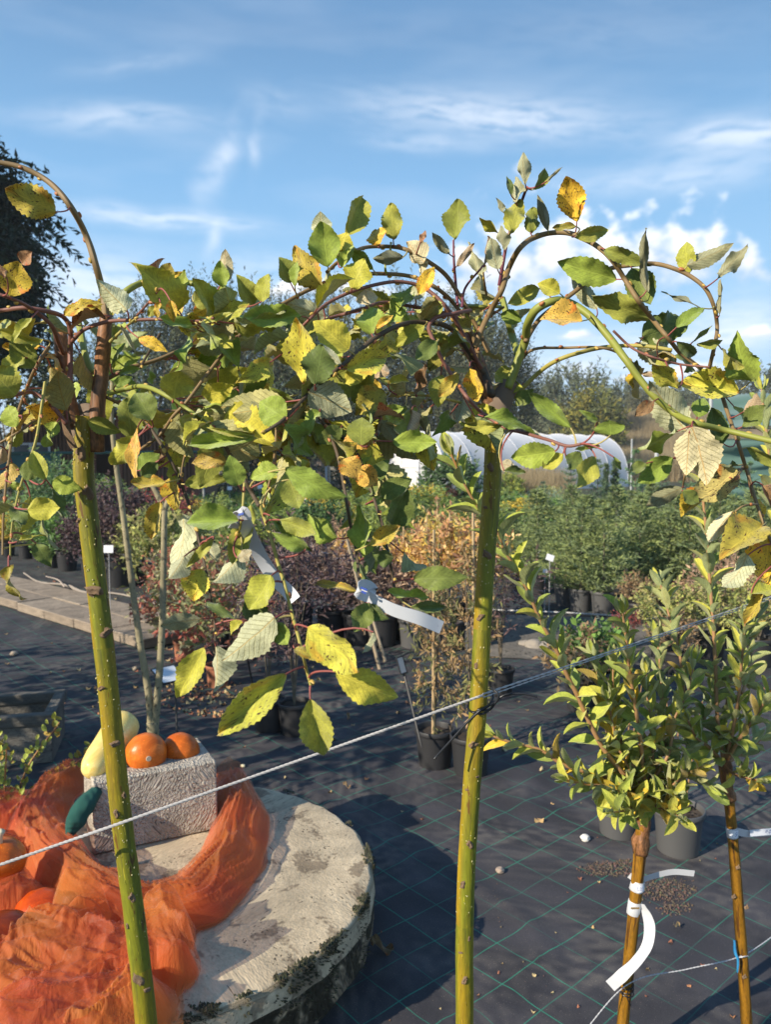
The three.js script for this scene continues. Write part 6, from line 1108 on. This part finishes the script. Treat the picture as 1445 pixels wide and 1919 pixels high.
// assorted small pots beyond the narrow leaved standards
[['redmaple', 1172, 1218, 'small red maple in pot behind the narrow leaved crown', { s: 0.3, pr: 0.08 }], ['bronze', 1085, 1330, 'thin maple with reddish star leaves under the long shoot', { s: 0.6, pr: 0.09 }], ['bronze', 1195, 1172, 'bronze leaved plant at the foot of the spruces', { s: 0.5 }], ['lime', 1246, 1238, 'yellow green shrub seen through the narrow leaved crown', { s: 0.6 }], ['bronze', 1268, 1262, 'bronze plant in black pot seen through the crown', { s: 0.5, pr: 0.09 }], ['lime', 1330, 1240, 'yellow green shrub behind the ochre stemmed standard', { s: 0.62 }], ['dry', 1370, 1215, 'brown thin plant behind the ochre stemmed standard', { s: 1.1 }], ['lime', 1420, 1250, 'yellow green shrub at the picture edge behind the standards', { s: 0.65 }], ['bronze', 1300, 1180, 'bronze maple between spruces and the narrow leaved crown', { s: 0.5 }], ['redmaple', 1255, 1165, 'deep red maple between spruces and the narrow leaved crown', { s: 0.3, pr: 0.09 }], ['dry', 1420, 1190, 'brown feathery plant beside the spruces at the picture edge', { s: 0.9 }], ['perennial', 1110, 1320, 'small green plant in black pot behind the long shoot', { s: 0.7 }]].forEach(([k, x, y, l, o]) => potted(k, x, y, l, { group: 'assorted pots beyond the standards', ...o }));
// the two near pots
[[1160, 1582, 'grey black pot with thin shoots, in the shade under the narrow leaved crown', 0.098], [1271, 1614, 'sunlit grey black pot of bare soil beside the ringed graft', 0.102]].forEach(([x, y, l, r], i) => {
  const p = onto(x, y - 22, 0), g = thing('potted_plant', l, 'potted plant', V(p.x, matHeight(p.x, p.z), p.z), i, 'near pots under the standards'); p.y = 0;
  const pot = mesh('pot', potGeo, potGrey, g); pot.scale.set(r, r * 0.94, r); const so = mesh('soil', soilGeo, mat(C(0.13, 0.10, 0.075), 0.98, { bumpMap: fine, bumpScale: 0.02 }), g); so.scale.set(r, r * 0.94, r);
  const rr = rng(90 + i); for (let k = 0; k < 40; k++) { const c = mesh('clod', new THREE.IcosahedronGeometry(0.004 + rr() * 0.006, 1), soilMat, g), a = rr() * 6.28, q = Math.sqrt(rr()) * r * 0.8; c.position.set(Math.cos(a) * q, r * 1.54 + 0.004, Math.sin(a) * q); c.scale.y = 0.7; }
  for (let k = 0; k < 5; k++) { const a = rr() * 6.28, top = V(Math.cos(a) * 0.08, r * 1.5 + 0.32 + rr() * 0.2, Math.sin(a) * 0.08), s = mesh('stem', tube(smoothPath([V(Math.cos(a) * 0.02, r * 1.5, Math.sin(a) * 0.02), top.clone().multiplyScalar(0.6).setY((top.y + r) * 0.55), top], 6), [0.004, 0.002], 5), twigMat, g); for (let j = 0; j < 8; j++) { const lf = mesh('leaf', NL[j % 3], NK[j % 3], s), L = 0.035 + rr() * 0.015; lf.position.copy(top).multiplyScalar(1).setY(top.y - j * 0.035); lf.position.x *= 1 - j * 0.06; lf.position.z *= 1 - j * 0.06; lf.quaternion.setFromUnitVectors(V(0, 1, 0), V(Math.cos(j * 2.4), 0.6, Math.sin(j * 2.4)).normalize()); lf.scale.set(L * 0.35, L, L); } }
});
// small leaved shrub by the trough
{
  const p = at(50, 1450, 3.1); const b = V(p.x - 0.1, 0, p.z), g = thing('small_leaved_shrub', 'small leaved shrub with reddening tips between trough and organza', 'shrub', b), r = rng(31);
  for (const [dx, dy, dz, l] of [[0.28, 0.56, 0.1, 1], [0.12, 0.5, 0.2, 1], [-0.2, 0.46, 0.1, 1], [0.2, 0.36, 0.3, 1], [0.36, 0.40, 0.0, 1], [0.05, 0.34, 0.35, 1], [-0.1, 0.55, -0.1, 1], [0.3, 0.26, 0.2, 1], [-0.25, 0.3, 0.3, 1]]) {
    const path = smoothPath([V(0, 0, 0), V(dx * 0.4, dy * 0.6, dz * 0.4), V(dx, dy, dz)], 14); mesh('twig', tube(path, [0.006, 0.002], 6, 0.2, 3), twigMat, g);
    for (let k = 3; k <= 14; k++) for (let q = 0; q < 5; q++) { const red = k > 11 && r() < 0.4, lf = mesh('leaf', NL[q % 3], red ? kindMats.O[0] : NK[[0, 3, 3, 1][Math.floor(r() * 4)]], g), L = 0.018 + r() * 0.016; lf.position.copy(path[k]).add(V(r() - 0.5, r() - 0.5, r() - 0.5).multiplyScalar(0.05)); lf.quaternion.setFromUnitVectors(V(0, 1, 0), V(r() - 0.5, r() - 0.1, r() - 0.5).normalize()); lf.scale.set(L * 0.6, L, L); }
  }
}
// blank white plant labels on little stakes
[[203, 1029, 7.6, 18, 'square blank white label in front of the large purple shrub'], [643, 1057, 8.2, 11, 'blank white label behind the plum shrubs nearer the shed'], [697, 1063, 8.2, 11, 'blank white label behind the plum shrubs nearer the dogwoods'], [1031, 1045, 7.4, 15, 'tilted blank white label in front of the spruces'], [790, 1014, 8, 13, 'pale label on a bent stake above the dogwoods'], [254, 938, 17, 12, 'small white label on a grey stem before the shed'], [430, 915, 20, 9, 'small white label in the dark strip before the willows, nearer the shed'], [487, 912, 20, 9, 'small white label in the dark strip before the willows, nearer the hut'], [570, 938, 16, 11, 'white label among the perennials before the hut'], [1022, 1070, 7.8, 9, 'small white label low among the spruces']].forEach(([x, y, z, w, l], i) => {
  const p = at(x, y, z), g = thing('plant_label', l, 'plant label', V(p.x, 0, p.z), 0.2 * Math.sin(i * 3), 'blank white plant labels'), s = w / F * z;
  mesh('stake', rod(V(0, 0, 0), V(0, p.y, 0), 0.004), mat(C(0.4, 0.4, 0.4), 0.6), g); const c = mesh('card', box(s, s * 0.8, 0.003, 0, 0, 0.006, 0.001), mat(C(0.80, 0.81, 0.82), 0.4), g); c.position.y = p.y; c.rotation.set(-0.15, 0, i === 3 ? -0.35 : 0.05 * Math.sin(i));
});
// props, sticks, odd things
for (const [a, b, l] of [[[712, 1256], [650, 1010], 'grey bamboo prop leaning beside the plum shrubs'], [[722, 1240], [690, 1130], 'short bamboo prop crossing the longer one']]) { const p = onto(...a, 0), q = at(b[0], b[1], -p.z + 0.15); tag(mesh('bamboo_prop', rod(p, q, 0.014, 0.011, 8), mat(C(0.33, 0.26, 0.17), 0.6), scene), l, 'prop'); }
for (const [a, b, l] of [[[1184, 1150], [1172, 1066], 'thin grey cane leaning at the foot of the spruces'], [[1170, 1150], [1174, 1100], 'short pale wooden stake at the foot of the spruces'], [[1196, 1150], [1204, 1092], 'orange wooden stake at the foot of the spruces']]) { const p = onto(...a, 0), q = at(b[0], b[1], -p.z); tag(mesh('wooden_stake', rod(p, q, 0.018, 0.016, 6), mat(C(0.42, 0.28, 0.16), 0.8), scene), l, 'stake'); }
{
  const t = thing('toy_windmill', 'blue and yellow garden windmill on a thin stem before the shed', 'garden ornament', at(236, 940, 18)), bl = mat(C(0.05, 0.3, 0.5), 0.5), ye = mat(C(0.7, 0.5, 0.03), 0.5);
  for (let k = 0; k < 4; k++) { const w = mesh('vane', box(0.36, 0.09, 0.02, 0.2, 0.02, 0, 0.008), k % 2 ? bl : ye, t); w.rotation.z = k * 1.57 + 0.2; } mesh('stem', rod(V(0, 0, -0.02), V(0, -at(236, 940, 18).y, -0.02), 0.008), potMat, t);
  const s = at(288, 948, 16.5), st = thing('tree_stump', 'pale tree stump with spreading roots before the shed', 'stump', V(s.x, 0, s.z)), w = mat(C(0.50, 0.36, 0.24), 0.9, { map: brownTex });
  mesh('trunk', tube(smoothPath([V(0, 0, 0), V(0.02, 0.25, 0), V(0, 0.46, 0)], 8), [0.22, 0.13, 0.12], 12, 0.5, 2), w, st); for (let k = 0; k < 6; k++) mesh('root', tube(smoothPath([V(Math.cos(k) * 0.1, 0.14, Math.sin(k) * 0.1), V(Math.cos(k) * 0.3, 0.06, Math.sin(k) * 0.3), V(Math.cos(k) * 0.6, 0.01, Math.sin(k) * 0.6)], 6), [0.07, 0.02], 7, 0.3, k), w, st);
  const br = onto(60, 1095, 0.02), tw = thing('fallen_branch', 'long pale dry branch lying on the mat behind the paving slabs', 'branch'); mesh('wood', tube(smoothPath([onto(44, 1074, 0.02), onto(78, 1092, 0.02), onto(120, 1096, 0.02), onto(160, 1110, 0.02), onto(215, 1112, 0.02), onto(300, 1134, 0.02)], 30), [0.010, 0.017, 0.007], 8, 0.5, 5), mat(C(0.30, 0.26, 0.22), 0.9), tw); mesh('twig', tube(smoothPath([onto(120, 1100, 0.04), onto(110, 1088, 0.08), onto(85, 1080, 0.05)], 8), [0.012, 0.005], 6), mat(C(0.38, 0.32, 0.27), 0.9), tw);
  const tag1 = thing('tag_strip', 'white tag hanging on the broad tiered fir', 'tag'), tp = at(1162, 965, 9.6); mesh('strip', ribbon([tp, tp.clone().add(V(0.02, -0.1, 0.02)), tp.clone().add(V(0.06, -0.2, 0.03))], V(1, 0, 0), 0.06, 0.002), tapeMat, tag1); mesh('cord', rod(tp, tp.clone().add(V(0.01, 0.08, -0.05)), 0.003), wireMat, tag1);
}
// stones along the grey fleece, pebbles, soil spills, fallen leaves
function pebble(name, label, p, r, c, seed, group, cat = 'stone') { const g = new THREE.IcosahedronGeometry(1, 3), q = g.attributes.position; for (let i = 0; i < q.count; i++) { const f = 1 + 0.28 * noise(q.getX(i) * 1.2 + seed, q.getY(i) * 1.2, q.getZ(i) * 1.2); q.setXYZ(i, q.getX(i) * f * r, q.getY(i) * f * r * 0.7, q.getZ(i) * f * r); } g.computeVertexNormals(); const m = tag(mesh(name, g, mat(c, 0.9), scene), label, cat, group); m.position.copy(p); m.position.y = r * 0.45 + Math.max(0, matHeight(p.x, p.z)); m.rotation.y = seed; return m; }
[[985, 1214], [1003, 1218], [1022, 1219], [1050, 1224], [1064, 1230], [1080, 1228], [1096, 1236], [1112, 1240], [1076, 1240]].forEach(([x, y], i) => pebble('stone', `rounded grey stone weighing down the fleece, ${ORD[i]} from the wire tied stem`, onto(x, y), 0.055 + (i * 7 % 4) * 0.008, C(0.27, 0.24, 0.20), i * 2.1, 'stones on the fleece edge'));
pebble('stone', 'smooth white pebble on the mat beside the shaded pot', onto(1097, 1574), 0.02, C(0.72, 0.70, 0.64), 3); pebble('stone', 'small brown stone on the mat beyond the wire tied stem', onto(937, 1634), 0.017, C(0.36, 0.28, 0.22), 5); pebble('stone', 'tiny pale pebble on the mat below the ribbon label', onto(455, 1437), 0.012, C(0.6, 0.54, 0.36), 6);
pebble('stone', 'pinkish stone on the mat near the paving slabs end', onto(25, 1228), 0.028, C(0.42, 0.33, 0.24), 8); pebble('stone', 'small tan stone on the mat behind the squash', onto(252, 1255), 0.022, C(0.45, 0.36, 0.25), 9);
{
  const r = rng(123), clod = new THREE.IcosahedronGeometry(0.0036, 0), add = (name, label, cat, list, geo, m) => { const im = new THREE.InstancedMesh(geo, m, list.length), M = new THREE.Matrix4(), q = new THREE.Quaternion(); list.forEach(([p, s, c], i) => { q.setFromEuler(new THREE.Euler(r() * 0.6 - 0.3, r() * 6.28, r() * 0.6 - 0.3)); M.compose(p, q, V(s, s, s)); im.setMatrixAt(i, M); if (c) im.setColorAt(i, c); }); im.name = numbered(name); tag(im, label, cat, null, 'stuff'); scene.add(im); return im; };
  const spill = []; for (const [x, y, rx, ry, n] of [[1140, 1628, 60, 16, 700], [1250, 1668, 62, 26, 900], [1265, 1700, 34, 18, 260], [1170, 1616, 20, 8, 160], [925, 1700, 26, 60, 14], [1000, 1850, 40, 70, 10]]) for (let i = 0; i < n; i++) { const a = r() * 6.28, k = Math.sqrt(r()) * (0.6 + r() * 0.5), p = onto(x + Math.cos(a) * rx * k, y + Math.sin(a) * ry * k); p.y = matHeight(p.x, p.z) + 0.002; spill.push([p, 0.25 + r() * r() * r() * 1.9, C(0.10 + r() * 0.05, 0.07 + r() * 0.035, 0.052 + r() * 0.026)]); }
  add('soil', 'crumbs of brown soil spilled on the mat beside the near pots', 'soil', spill, clod, mat(C(1, 1, 1), 0.98));
  const litterGeo = blade(55, { serr: 0.05, fold: 0.5, curl: 0.9, wave: 0.15, nu: 6, nv: 1 }).rotateX(-Math.PI / 2); litterGeo.clearGroups();
  const lit = []; const cols = [C(0.36, 0.17, 0.08), C(0.46, 0.30, 0.13), C(0.30, 0.12, 0.07), C(0.52, 0.40, 0.2)];
  for (let i = 0; i < 150; i++) { const a = r() * 6.28, k = Math.sqrt(r()), p = onto(385 + Math.cos(a) * 95 * k, 1310 + Math.sin(a) * 36 * k); p.y = matHeight(p.x, p.z) + 0.004; lit.push([p, 0.015 + r() * 0.025, cols[i % 4]]); }
  for (let i = 0; i < 260; i++) { const p = onto(-20 + r() * 1480, 1060 + r() * r() * 520); p.y = matHeight(p.x, p.z) + 0.004; lit.push([p, 0.014 + r() * 0.03, cols[i % 4]]); }
  for (let i = 0; i < 60; i++) { const p = onto(300 + r() * 1100, 1500 + r() * 420); p.y = matHeight(p.x, p.z) + 0.003; lit.push([p, 0.006 + r() * 0.012, cols[i % 4]]); }
  add('leaf_litter', 'scattered small brown leaf scraps lying on the weed mat', 'leaf litter', lit, litterGeo, mat(C(1, 1, 1), 0.95));
  const fallen = (x, y, L, k, label, turn) => { const p = onto(x, y), f = mesh('fallen_leaf', CURLED[k.length % 2], kindMats[k[0]][0], scene); tag(f, label, 'fallen leaf'); f.position.set(p.x, matHeight(p.x, p.z) + 0.012, p.z); f.rotation.set(-Math.PI / 2, 0, turn); f.scale.set(L * 0.6, L, L); };
  fallen(738, 1790, 0.085, 'k', 'dark curled fallen leaf in the shadow of the round slab', 1.2); fallen(655, 1352, 0.06, 'b', 'brown fallen leaf on the shaded mat beyond the big hanging leaves', 0.3); fallen(690, 1295, 0.06, 'b', 'reddish fallen leaf by the foot of the bamboo prop', 2); fallen(657, 1480, 0.045, 'k', 'small brown fallen leaf beside the rope shadow', 1); fallen(180, 1298, 0.06, 'b', 'tan fallen leaf beside the first willow stem', 0.5); fallen(112, 1312, 0.055, 'b', 'orange brown fallen leaf behind the small leaved shrub', 1.6); fallen(1274, 1736, 0.04, 't', 'pale straw coloured leaf blade on the mat below the soil crumbs', 2.3);
}
// standards and shrubs of the same row outside the frame, whose shade falls across the middle of the mat
[[-2.75, -2.55, 1.9, 0.62, 'leafy standard of the front row standing beside the gourds, outside the picture'], [-3.6, -3.3, 2.1, 0.75, 'second leafy standard of the front row outside the picture'], [-4.6, -4.0, 2.3, 0.85, 'third leafy standard of the front row outside the picture']].forEach(([x, z, h, rx, l], i) => {
  const g = thing('leafy_standard', l, 'shrub', V(x, 0, z), i, null); mesh('trunk', tube(smoothPath([V(0, 0, 0), V(0.02, h * 0.4, 0), V(0, h * 0.72, 0)], 8), [0.02, 0.014], 8), trunkMat, g);
  const f = mesh('crown', crown(200 + i, { rx, ry: h * 0.3, cy: h * 0.68, shoots: 170, per: 8, len: 0.35, up: 0.0, droop: 0.7, leafL: 0.09, leafW: 0.05, cols: [[0.33, 0.40, 0.07], [0.46, 0.44, 0.07], [0.25, 0.30, 0.06]], vary: 0.3 }), fol, g); f.userData.kind = 'stuff';
});

renderer.render(scene, camera);
